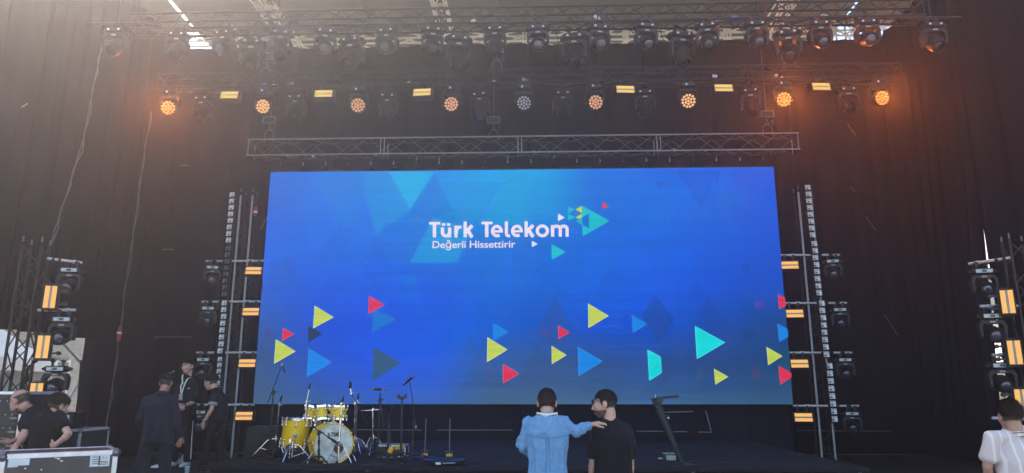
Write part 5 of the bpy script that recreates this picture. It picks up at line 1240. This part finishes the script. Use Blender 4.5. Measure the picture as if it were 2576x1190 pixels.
def strands(M, cond, n, L0, k, mtl, seed, flow, up=.45, ctr=(0, -.012, .030), rad=(.077, .097, .092)):
    """short hairs as narrow blades leaning along the scalp"""
    rnd = random.Random(seed); mb = MB(); vs = []; fs = []; Mr = M.to_3x3(); c = 0
    while c < n:
        d = Vector((rnd.gauss(0, 1), rnd.gauss(0, 1), rnd.gauss(0, 1))).normalized(); p = Vector((ctr[0] + rad[0] * d.x, ctr[1] + rad[1] * d.y, ctr[2] + rad[2] * d.z))
        j = Vector((rnd.gauss(0, .006), rnd.gauss(0, .006), rnd.gauss(0, .006)))
        if not cond(*(p + j)): 
            c += .02; continue
        c += 1; nn = Vector((d.x / rad[0], d.y / rad[1], d.z / rad[2])).normalized(); fl = Vector(flow(d)); fl = fl - nn * fl.dot(nn)
        if fl.length < 1e-3: fl = nn.orthogonal()
        fl = (fl.normalized() + Vector((rnd.gauss(0, .3), rnd.gauss(0, .3), rnd.gauss(0, .3))))
        dr = (fl * (1 - up) + nn * up).normalized(); L_ = L0 * rnd.uniform(.6, 1.25); sd2 = dr.cross(nn).normalized() * .0016
        p0 = p * 1.0 + nn * .002; p1 = p0 + dr * L_ * .55 + nn * L_ * .08; p2 = p0 + dr * L_
        o_ = len(vs); vs += [M @ (q * k) for q in (p0 - sd2, p0 + sd2, p1 + sd2 * .9, p1 - sd2 * .9, p2)]; fs += [(o_, o_ + 1, o_ + 2, o_ + 3), (o_ + 3, o_ + 2, o_ + 4)]
    return mb.add(vs, fs)
def person(label, loc, rotz, H, pose, look, group=None):
    """pose: dict of joints for a 1.78 m figure facing +y (x to its right)"""
    k = H / 1.78; t = thing('person', label, 'person', loc, (0, 0, rotz), group)
    J = dict(pelvis=(0, 0, .95), chest=(0, 0, 1.28), neck=(0, -.005, 1.49), head=(0, .02, 1.645), shR=(.180, -.005, 1.405), shL=(-.180, -.005, 1.405), elR=(.23, -.02, 1.13), elL=(-.23, -.02, 1.13), wrR=(.24, .06, .88), wrL=(-.24, .06, .88),
             hipR=(.095, 0, .92), hipL=(-.095, 0, .92), knR=(.11, .02, .50), knL=(-.11, .02, .50), anR=(.12, -.02, .085), anL=(-.12, -.02, .085), hp=0, hy=0, hr=0, right=(1, 0, 0))
    J.update(pose); g = {q: (Vector(v) * k if isinstance(v, (tuple, Vector)) and q != 'right' else v) for q, v in J.items()}
    rt = Vector(J['right']); L = look; vx = L.get('voxel', .011)
    M = Matrix.Translation(g['head']) @ Matrix.Rotation(R(J['hy']), 4, 'Z') @ Matrix.Rotation(R(J['hp']), 4, 'X') @ Matrix.Rotation(R(J['hr']), 4, 'Y') @ Matrix.Scale(L.get('headk', 1.0) * 1.04, 4)
    # ---- body
    b = MB(); head_pieces(b, M, k)
    nb = g['neck']; hb = M @ (Vector((0, -.03, -.075)) * k)
    b.loft([(nb - (hb - nb) * .3, .055 * k, .052 * k), (nb, .057 * k, .055 * k), (hb, .055 * k, .058 * k), (M @ (Vector((0, -.02, -.02)) * k), .05 * k, .055 * k)], rt, 16)
    b.loft([(g['pelvis'], .135 * k, .10 * k), (g['chest'], .14 * k, .10 * k), (g['chest'].lerp(g['neck'], .45), .115 * k, .07 * k), (g['chest'].lerp(g['neck'], .8), .06 * k, .045 * k)], rt, 18)
    for s in 'RL':
        limb(b, [g['sh' + s], g['el' + s], g['wr' + s]], [.045 * k, .037 * k, .026 * k], 1, 12)
        limb(b, [g['hip' + s], g['kn' + s], g['an' + s]], [.075 * k, .052 * k, .036 * k], 1, 12)
        h = L.get('hand' + s, None)
        if h != 'none':
            fd = (g['wr' + s] - g['el' + s]).normalized(); h = h or {}
            hand(b, g['wr' + s] + fd * .01, h.get('d', fd), h.get('n', Vector((-1 if s == 'R' else 1, 0, 0))), k, h.get('curl', .45), h.get('thumb', 1 if s == 'R' else -1), h.get('spread', .08))
        # bulge of the forearm
        m1 = g['el' + s].lerp(g['wr' + s], .28); b.ball(m1, (.039 * k, .039 * k, .039 * k), 10, 8)
    body = bake(b, 'body', L.get('skin', 'skin_light'), L.get('bvoxel', .0075), 3, parent=t)
    # ---- top
    c = MB(); w = L.get('w', 1.0); dpt = L.get('d', 1.0); hem = L.get('hem', .86); ease = L.get('ease', 1.0)
    pe, ch, nk = g['pelvis'], g['chest'], g['neck']; up = (nk - ch).normalized()
    shm = (g['shR'] + g['shL']) / 2
    hemp = pe + (pe - ch).normalized() * ((.95 - hem) * k)
    secs = [(hemp, .172 * k * w * L.get('hemw', 1), .125 * k * dpt * L.get('hemd', 1)), (pe, .168 * k * w * ease, .124 * k * dpt), (pe.lerp(ch, .5), .158 * k * w * ease, .118 * k * dpt), (ch, .176 * k * w, .125 * k * dpt), (ch.lerp(shm, .62), .188 * k * w, .118 * k * dpt), (ch.lerp(shm, .95), .170 * k * w, .098 * k * dpt), (shm + up * .045 * k, .105 * k, .075 * k), (nk + up * L.get('collar', .0) * k, .070 * k, .066 * k)]
    c.loft(secs, rt, 28, 2.25)
    sl = L.get('sleeve', .55); sr = L.get('sr', 1.0)
    for s in 'RL':
        sh, el, wr = g['sh' + s], g['el' + s], g['wr' + s]
        c.ball(sh, .062 * k * sr, 14, 10)
        c.path([nk - up * .022 * k, nk.lerp(sh, .5) - up * .004 * k, sh], 1, 14, [.060 * k, .060 * k, .061 * k * sr])
        if sl <= 1: 
            e = sh.lerp(el, sl); limb(c, [sh, e], [.062 * k * sr, .062 * k * sr * L.get('cuff', 1.05)], 1, 16)
        else:
            e = el.lerp(wr, sl - 1); limb(c, [sh, el, e], [.062 * k * sr, .054 * k * sr, .043 * k * sr], 1, 16); c.ball(el, .054 * k * sr, 12, 9)
    top = bake(c, L.get('topname', 'shirt'), L['top'], vx, 4, L.get('fold', .010), L.get('ff', 7), L.get('fs', (1, 1, .4)), L.get('seed', 0), t)
    # ---- trousers
    p = MB(); tw = L.get('tw', 1.0)
    p.loft([(pe + (ch - pe).normalized() * .06 * k, .150 * k, .112 * k), (pe, .168 * k, .122 * k), (g['hipR'].lerp(g['hipL'], .5) - Vector((0, 0, .06 * k)), .168 * k, .12 * k)], rt, 24, 2.3)
    for s in 'RL':
        hi, kn, an = g['hip' + s], g['kn' + s], g['an' + s]
        limb(p, [hi - Vector((0, 0, .04 * k)), kn, an + Vector((0, 0, .02 * k))], [.092 * k * tw, .070 * k * tw, .058 * k * tw], 1.05, 16)
    trs = bake(p, 'trousers', L.get('trousers', 'trousers_black'), .013, 4, .010, 8, (1, 1, .6), L.get('seed', 0) + 5, t)
    for s in 'RL':
        an = g['an' + s]; kd = L.get('footdir', Vector((0, 1, 0))); kd = Vector(kd)
        f = MB(); f.loft([(Vector((an.x, an.y, .04 * k)) - kd * .05 * k, .036 * k, .035 * k), (Vector((an.x, an.y, .045 * k)) + kd * .03 * k, .043 * k, .04 * k), (Vector((an.x, an.y, .034 * k)) + kd * .13 * k, .047 * k, .028 * k), (Vector((an.x, an.y, .028 * k)) + kd * .19 * k, .034 * k, .020 * k)], Vector((0, 0, 1)).cross(kd), 14)
        for i, v in enumerate(f.v): f.v[i] = (v[0], v[1], max(v[2], .004))
        so = f.build('shoe', L.get('shoe', 'shoe_black'), t, True)
    # ---- hair and face
    for nm, mt_, cond, gr, bu, lf in L.get('hair', []):
        top_ = nm == 'hair'; g2 = 1 + (gr - 1) * (.45 if top_ else .7)
        o = head_cap(M, cond, k, g2, bu * .6, L.get('seed', 0), lift=(lambda d, lf=lf: .6 * lf(d)) if lf else None).build(nm, mt_, t, True)
        fl = (lambda d: (d.x * .5, .55, .35)) if top_ and gr > 1.06 else (lambda d: (d.x * .3, -.25, -.8))
        ho = strands(M, cond, (2600 if gr > 1.03 else 900) if top_ else 1500, ((.003 if gr < 1.06 else .014) + (gr - 1) * .16 if gr > 1.03 else .006) if top_ else .010, k, mt_, L.get('seed', 0) + len(nm), fl, .5 if top_ else .3, rad=tuple(q * (g2 - .004) for q in (.077, .097, .092))).build('hair_strands' if top_ else 'short_hair_strands', mt_, t)
        ho['kind'] = 'stuff'
    for nm, mt_, cond, gr in L.get('beard', []):
        head_cap(M, cond, k, gr, .002, 1, (0, .030, -.028), (.0665, .0765, .094)).build(nm, mt_, t, True)
    if L.get('face'):
        rot = M.to_3x3()
        for s in (-1, 1):
            e = MB().ball(M @ (Vector((s * .031, .082, .004)) * k), .0125 * k, 10, 8).build('eye', 'eye_white', t, True)
            MB().ball(M @ (Vector((s * .031, .0915, .003)) * k), .0062 * k, 8, 6).build('iris', 'iris', e, True)
            MB().path([M @ (Vector((s * x_, y_, z_)) * k) for x_, y_, z_ in ((.012, .104, .026), (.030, .101, .031), (.050, .088, .026))], .0045 * k, 6).build('eyebrow', 'hair_black', t, True)
        MB().path([M @ (Vector((x_, y_, z_)) * k) for x_, y_, z_ in ((-.022, .100, -.070), (0, .108, -.071), (.022, .100, -.070))], .0045 * k, 6).build('mouth', 'lip', t, True)
    return t, g, M, k
def loc_of(px, py, Y, z0): p = at(px, py, Y); return Vector((p.x, Y, z0))
def W2L(root, rotz, k):
    Rm = Matrix.Rotation(-rotz, 3, 'Z'); return lambda px, py, Y: tuple((Rm @ (at(px, py, Y) - root)) / k)
SHORT = lambda x, y, z: z > -.012 + .55 * max(0, y - .005) * 1.6 or (y < -.03 and z > -.045)
# --- man in the light blue shirt, back to us, hand on his neighbour's shoulder
Hh = 1.775; k = Hh / 1.78; root = loc_of(1377, 1100, 6.7, 0); f = W2L(root, 0, k)
t, g, M, k = person('man in a light blue denim shirt, back turned, hand on his neighbour', root, 0, Hh,
    dict(head=(0, .055, 1.648), hp=-16, hy=-2, shL=f(1331, 1064, 6.68), shR=f(1421, 1064, 6.68), elL=f(1312, 1120, 6.70), wrL=f(1338, 1142, 6.96), elR=f(1449, 1085, 6.66), wrR=f(1486, 1068, 6.74), neck=(0, .0, 1.49), pelvis=(.0, .0, .95), knL=(-.11, .03, .5)),
    dict(skin='skin_light', top='denim_shirt', sleeve=1.86, sr=.98, w=1.06, d=1.04, hem=.80, hemw=1.02, collar=.02, fold=.023, ff=7.0, fs=(1.6, 1.6, .55), seed=2, trousers='jeans_dark', bvoxel=.006, voxel=.009, handR=dict(n=(.1, .25, -1), curl=.35, thumb=-1, d=(.8, .25, .12)),
         hair=[('hair', 'hair_black', lambda x, y, z: (z > -.050 and y < .02) or z > .045 + .3 * y, 1.055, .004, None), ('nape_hair', 'hair_fade', lambda x, y, z: z > -.072 and y < -.02 and abs(x) < .066, 1.015, .002, None)]))
cl = MB().lathe([(-.025, .104), (.012, .096), (.058, .086), (.060, .080), (.0, .080)], g['neck'] + Vector((0, 0, .012)), (0, .10, 1), 28, Vector((1, 0, 0)), False).build('collar', 'denim_shirt', t, True)
bn = MB(); n_ = 40; c0 = g['neck'] + Vector((0, .0, .052)); rr = .0945
vs = []; 
for i in range(n_ + 1):
    th = R(165) + R(210) * i / n_
    for z in (-.018, .018): vs.append(c0 + Vector((math.cos(th) * rr * 1.02, math.sin(th) * rr, z + .18 * math.sin(th) * -.05 + .008 * math.cos(2 * th))))
bn.add(vs, [(2 * i, 2 * i + 2, 2 * i + 3, 2 * i + 1) for i in range(n_)]); lo = bn.build('lanyard', 'lanyard_white', t, True); lo.modifiers.new('th', 'SOLIDIFY').thickness = .003
for i, (a0, a1, h_) in enumerate(((205, 212, .012), (214, 224, .014), (227, 236, .013), (240, 243, .010), (252, 255, .012), (262, 265, .008), (272, 275, .012), (284, 287, .012), (292, 300, .013), (302, 312, .012), (318, 326, .013))):
    vs = []
    for j in range(3):
        th = R(a0 + (a1 - a0) * j / 2)
        for z in (-h_ / 2, h_ / 2): vs.append(c0 + Vector((math.cos(th) * (rr * 1.02 + .0026), math.sin(th) * (rr + .0026), z + .002 + .008 * math.cos(2 * th))))
    MB().add(vs, [(0, 2, 3, 1), (2, 4, 5, 3)]).build('printed_mark', 'ink', lo)
# yoke seam, back pleats
def on_back(t, pts, r, m, name):
    """thread a seam along the surface of the shirt's back"""
    sh = [o for o in t.children if o.name.startswith(('shirt', 'jacket'))][0]; bpy.context.view_layer.update(); P = []
    for x, z in pts:
        hit, p, nn, _ = sh.ray_cast(Vector((x, -1, z)), Vector((0, 1, 0)))
        if hit: P.append(p + nn * r * .3)
    if len(P) > 1: MB().path(P, r, 6).build(name, m, t, True)
on_back(t, [(-.19 + .38 * i / 20, 1.355 + .01 * math.cos(i * .3)) for i in range(21)], .004, 'shirt_seam', 'yoke_seam')
for s in (-.012, .012): on_back(t, [(s * (1 + i * .05), 1.35 - .05 * i) for i in range(8)], .005, 'shirt_seam', 'back_pleat')
# --- man in the black T-shirt beside him, head turned left
Hh = 1.765; k = Hh / 1.78; root = loc_of(1540, 1100, 6.85, 0); rz = R(10); f = W2L(root, rz, k)
t, g, M, k = person('bearded man in a plain black T-shirt with glasses, looking left', root, rz, Hh,
    dict(head=(-.045, .05, 1.650), hp=-8, hy=66, shL=f(1506, 1085, 6.80), shR=f(1573, 1084, 6.92), elL=f(1492, 1152, 6.84), wrL=f(1484, 1230, 6.95), elR=f(1586, 1154, 6.95), wrR=f(1586, 1232, 7.05), neck=(-.015, .0, 1.492)),
    dict(skin='skin_light', top='black_tee', sleeve=.86, sr=1.14, cuff=1.16, w=1.10, d=1.06, hem=.80, hemw=1.05, fold=.016, ff=5.5, fs=(1.4, 1.4, .5), seed=7, trousers='jeans_dark', bvoxel=.006, voxel=.009, face=True,
         hair=[('hair', 'hair_black', lambda x, y, z: z > .050 - .30 * max(0, -y + .03), 1.055, .006, lambda d: .13 * max(0, d.z) * max(0, .25 + d.y)), ('side_hair', 'hair_black', lambda x, y, z: (y < .002 and z > -.020) or (y < .030 and z > .010), 1.032, .003, None), ('faded_hair', 'hair_fade', lambda x, y, z: (y < -.005 and z > -.060) or (y < .03 and z > -.012), 1.015, .002, None)],
         beard=[('beard', 'stubble', lambda x, y, z: z < -.052 - .0 * y and y > -.01 and not (abs(x) < .024 and -.074 < z < -.058), 1.035), ]))
gl = MB()
for s in (-1, 1):
    pts = [(s * (.033 + .024 * math.cos(R(a))), .108, .034 + .019 * math.sin(R(a))) for a in range(0, 361, 30)]; gl.path([M @ (Vector(p) * k) for p in pts], .0032, 6)
    gl.path([M @ (Vector(p) * k) for p in ((s * .057, .106, .040), (s * .080, .06, .036), (s * .082, .0, .018), (s * .080, -.02, .0))], .003, 6)
gl.path([M @ (Vector(p) * k) for p in ((-.010, .109, .040), (0, .112, .043), (.010, .109, .040))], .003, 6)
go = gl.build('glasses', 'mic_black', t, True)
for s in (-1, 1): MB().lathe([(0, .023 * k), (.002, .022 * k)], M @ (Vector((s * .033, .108, .034)) * k), M.to_3x3() @ Vector((0, 1, 0)), 14).build('glass_lens', 'lens_dark', go, True)
# --- man in the dark suit, back to us
Hh = 1.70; k = Hh / 1.78; root = loc_of(402, 1050, 10.1, FZ); rz = R(6); f = W2L(root, rz, k)
t, g, M, k = person('man in a dark navy suit seen from behind, right hand hanging open', root, rz, Hh,
    dict(head=(.02, .045, 1.655), hp=-14, hy=6, shL=f(369, 1008, 10.1), shR=f(434, 1007, 10.1), elL=f(351, 1056, 10.08), wrL=f(360, 1066, 10.4), elR=f(445, 1056, 10.1), wrR=f(455, 1100, 10.16), hipR=(.10, 0, .92), hipL=(-.10, 0, .92), knR=(.13, .03, .50), knL=(-.17, -.03, .50), anR=(.15, 0, .085), anL=(-.23, -.10, .085)),
    dict(skin='skin_tan', topname='jacket', top='navy_suit', sleeve=1.93, sr=1.16, w=1.17, d=1.12, hem=.81, hemw=1.16, hemd=1.24, ease=1.06, collar=.015, fold=.014, ff=4.5, fs=(1.3, 1.3, .5), seed=11, trousers='navy_suit', tw=1.22, bvoxel=.0075, voxel=.011, handR=dict(d=(-.25, .1, -1), n=(-.5, .6, 0), curl=.32, spread=.22), handL=dict(curl=.9),
         hair=[('hair', 'hair_black', lambda x, y, z: z > .042 + .2 * y, 1.08, .006, None), ('faded_hair', 'hair_fade', lambda x, y, z: (y < .01 and z > -.055) or (y < .04 and z > .0), 1.02, .002, None)]))
MB().lathe([(-.02, .082), (.015, .074), (.03, .067), (.0, .064)], g['neck'] + Vector((0, 0, .01)), (0, .22, 1), 24, Vector((1, 0, 0)), False).build('collar', 'navy_suit', t, True)
on_back(t, [(.0 + .004 * math.sin(i), (1.42 - i * .04) * k) for i in range(14)], .0035, 'ink', 'back_seam')
for s in (-1, 1): on_back(t, [(s * .105, (1.02 - i * .03) * k) for i in range(7)], .005, 'ink', 'side_vent')
# --- young man facing us with a white lanyard
Hh = 1.755; k = Hh / 1.78; root = loc_of(463, 1050, 11.95, PZ); rz = R(176); f = W2L(root, rz, k)
t, g, M, k = person('young man in an oversized black tee with a white lanyard, facing us', root, rz, Hh,
    dict(head=(.0, .03, 1.645), hp=-6, hy=-8, shL=f(480, 970, 11.95), shR=f(439, 970, 11.95), elL=f(487, 1011, 11.9), wrL=f(461, 1022, 11.70), elR=f(434, 1012, 11.95), wrR=f(452, 1024, 11.70), knR=(.10, .02, .5)),
    dict(skin='skin_light', top='black_tee', sleeve=.90, sr=1.16, cuff=1.22, w=1.10, d=1.06, hem=.76, hemw=1.12, fold=.010, ff=6, fs=(1.2, 1.2, .5), seed=15, bvoxel=.008, voxel=.011, face=True, shoe='shoe_white', tw=1.1,
         hair=[('hair', 'hair_black', lambda x, y, z: z > .060 - .02 * abs(x) / .07 or (y < .02 and z > .0) or (y < -.02 and z > -.05), 1.09, .010, lambda d: .06 * max(0, d.z))]))
def on_front(t, pts, r, m, name, start=1.0):
    sh = [o for o in t.children if o.name.startswith(('shirt', 'jacket'))][0]; bpy.context.view_layer.update(); P = []
    for x, z in pts:
        hit, p, nn, _ = sh.ray_cast(Vector((x, start, z)), Vector((0, -1, 0)))
        if hit: P.append(p + nn * r * .5)
    if len(P) > 1:
        vs = []
        for p in P: vs += [p + Vector((-r, .001, 0)), p + Vector((r, .001, 0))]
        MB().add(vs, [(2 * i, 2 * i + 1, 2 * i + 3, 2 * i + 2) for i in range(len(P) - 1)]).build(name, m, t, True).modifiers.new('th', 'SOLIDIFY').thickness = .002
on_front(t, [(.062 - .050 * i / 12, (1.50 - .32 * i / 12) * k) for i in range(13)], .012, 'lanyard_white', 'lanyard_side'); on_front(t, [(-.070 + .080 * i / 12, (1.49 - .31 * i / 12) * k) for i in range(13)], .012, 'lanyard_white', 'lanyard_side')
on_front(t, [(.010, (1.18 - .1 * i / 4) * k) for i in range(5)], .032, 'label_grey', 'badge_card'); on_front(t, [(-.10, 1.28 * k), (-.10, 1.268 * k)], .022, 'paper', 'chest_mark')
MB().lathe([(-.012, .033), (.012, .033)], g['wrL'].lerp(g['elL'], .12), g['elL'] - g['wrL'], 14).build('wristwatch', 'chrome', t, True)
sd_ = MB().path([(g['hipL'].x - .085, .03, .86 * k), (g['knL'].x - .078, .035, .5 * k), (g['anL'].x - .066, .0, .13 * k)], .008, 6).build('side_stripe', 'paper', t, True)
# --- young man in a dark polo, turned left
Hh = 1.60; k = Hh / 1.78; root = loc_of(547, 1100, 11.35, PZ); rz = R(72); f = W2L(root, rz, k)
t, g, M, k = person('young man in a dark polo shirt standing sideways, hand in his pocket', root, rz, Hh,
    dict(head=f(531, 961, 11.33), neck=f(544, 981, 11.35), hp=-14, hy=6, shL=f(540, 995, 11.15), shR=f(553, 993, 11.55), elL=f(532, 1030, 11.1), wrL=f(514, 1060, 11.1), elR=f(563, 1040, 11.62), wrR=f(556, 1080, 11.55), pelvis=(0, .0, .95), chest=f(549, 1022, 11.35), anR=(.10, .0, .085), anL=(-.12, .14, .085), knL=(-.11, .10, .50)),
    dict(skin='skin_light', top='polo_black', sleeve=.55, sr=1.08, cuff=1.12, w=.98, d=1.02, hem=.84, headk=1.06, fold=.011, ff=6, seed=21, bvoxel=.008, voxel=.011, face=True, handL=dict(d=(0, .25, -1), curl=.6),
         hair=[('hair', 'hair_black', lambda x, y, z: z > .040 + .25 * max(0, y) or (y < -.01 and z > .01), 1.12, .010, lambda d: .08 * max(0, d.z)), ('faded_hair', 'hair_fade', lambda x, y, z: (y < .01 and z > -.055) or (y < .035 and z > -.005), 1.02, .002, None)]))
e = g['shL'].lerp(g['elL'], .55); d = (g['elL'] - g['shL']).normalized()
for q in (-.012, .010): MB().lathe([(q - .004, .0775 * k), (q + .004, .0775 * k)], e + d * .01, d, 16).build('sleeve_stripe', 'paper', t, True)
MB().lathe([(-.014, .078), (.02, .070), (.034, .066), (.0, .062)], g['neck'] + Vector((0, .004, .006)), (0, .28, 1), 22, Vector((1, 0, 0)), False).build('collar', 'polo_black', t, True)
MB().lathe([(.026, .0715), (.030, .071)], g['neck'] + Vector((0, .004, .006)), (0, .28, 1), 22, Vector((1, 0, 0)), False).build('collar_stripe', 'paper', t, True)
MB().lathe([(-.008, .034), (.008, .034)], g['wrL'].lerp(g['elL'], .08), g['elL'] - g['wrL'], 14).build('wristwatch', 'chrome', t, True)
# --- bald man leaning over the rack
Hh = 1.78; k = Hh / 1.78; root = loc_of(110, 1100, 8.0, 0); rz = R(74); f = W2L(root, rz, k)
t, g, M, k = person('balding man in a black polo bending over the equipment rack', root, rz, Hh,
    dict(head=f(51, 1010, 7.82), neck=f(76, 1032, 7.86), chest=f(96, 1068, 7.9), pelvis=(0, -.02, .93), hp=-30, hy=8, shL=f(74, 1048, 7.68), shR=f(90, 1042, 8.08), elL=f(60, 1098, 7.62), wrL=f(45, 1117, 7.62), elR=f(62, 1100, 8.15), wrR=f(36, 1108, 8.05), hipL=(-.095, -.02, .91), hipR=(.095, -.02, .91)),
    dict(skin='skin_bald', top='polo_black', sleeve=.55, sr=1.05, w=1.02, d=1.06, fold=.009, ff=6, seed=25, bvoxel=.0075, face=True, handL=dict(curl=.7), handR=dict(curl=.6), collar=.02,
         hair=[('hair', 'hair_fade', lambda x, y, z: (y < -.005 and -.05 < z < .045) or (y < .02 and -.01 < z < .02), 1.02, .003, None)],
         beard=[('beard', 'hair_fade', lambda x, y, z: z < -.066 and y > .01 and not (abs(x) < .02 and -.075 < z < -.062), 1.03)]))
# --- man in black tee, hand on hip
Hh = 1.76; k = Hh / 1.78; root = loc_of(117, 1100, 7.72, 0); rz = R(-8); f = W2L(root, rz, k)
t, g, M, k = person('man in a black T-shirt from behind, one hand on his hip', root, rz, Hh,
    dict(head=(.035, .06, 1.615), neck=(.0, .02, 1.475), hp=-18, hy=-18, shL=f(78, 1049, 7.7), shR=f(148, 1047, 7.74), elL=f(51, 1100, 7.66), wrL=f(60, 1122, 7.88), elR=f(173, 1093, 7.6), wrR=f(142, 1117, 7.6)),
    dict(skin='skin_light', top='black_tee', sleeve=.60, sr=1.06, cuff=1.12, w=1.06, d=1.05, fold=.010, ff=5.5, seed=29, bvoxel=.007, voxel=.010, handR=dict(d=(-.95, .25, -.25), n=(-.2, .9, .2), curl=.5, thumb=-1), handL=dict(curl=.6),
         hair=[('hair', 'hair_brown', lambda x, y, z: z > .022 + .2 * y or (y < -.02 and z > .0), 1.09, .009, None), ('faded_hair', 'hair_fade', lambda x, y, z: (y < .01 and z > -.062) or (y < .035 and z > -.01), 1.02, .002, None)]))
# --- man in the white striped shirt at the right edge
Hh = 1.69; k = Hh / 1.78; root = loc_of(2556, 1100, 5.75, 0); rz = R(12); f = W2L(root, rz, k)
t, g, M, k = person('man in a white striped tee at the right edge, back turned', root, rz, Hh,
    dict(head=(.012, .04, 1.645), hp=-8, hy=-20, shL=f(2494, 1103, 5.72), shR=f(2612, 1103, 5.9), elL=f(2484, 1172, 5.74), wrL=f(2492, 1246, 5.9), elR=f(2640, 1180, 6.0), wrR=f(2630, 1250, 6.1)),
    dict(skin='skin_tan', top='striped_tee', sleeve=.74, sr=1.0, cuff=1.10, w=1.10, d=1.08, hem=.80, fold=.010, ff=5.5, fs=(1.2, 1.2, .5), seed=33, trousers='jeans_dark', bvoxel=.006, voxel=.009,
         hair=[('hair', 'hair_brown', lambda x, y, z: z > .012 + .25 * y, 1.06, .005, None), ('faded_hair', 'hair_fade', lambda x, y, z: (y < .015 and z > -.062) or (y < .035 and z > -.01), 1.02, .002, None)]))
MB().lathe([(-.010, .076), (.016, .070), (.026, .066), (.0, .063)], g['neck'] + Vector((0, 0, .004)), (0, .16, 1), 24, Vector((1, 0, 0)), False).build('neckband', 'striped_tee', t, True)
MB().lathe([(.012, .0745), (.018, .0735)], g['neck'] + Vector((0, 0, .004)), (0, .16, 1), 24, Vector((1, 0, 0)), False).build('neckband_line', 'ink', t, True)

# ================================================================== THE AIR: haze added to stand in for veiling sun glare
hz = MB().box((0, 0, 6.2), (66, 66, 14.6)); hm = bpy.data.materials.new('haze'); hm.use_nodes = True; MATS['haze'] = hm
n_ = hm.node_tree.nodes; n_.remove(n_['Principled BSDF']); pv = n_.new('ShaderNodeVolumePrincipled')
pv.inputs['Color'].default_value = (.91, .95, 1.0, 1); pv.inputs['Density'].default_value = HAZE; pv.inputs['Anisotropy'].default_value = HAZE_G
hm.node_tree.links.new(pv.outputs[0], n_['Material Output'].inputs['Volume'])
tag(hz.build('haze', 'haze'), kind='stuff')
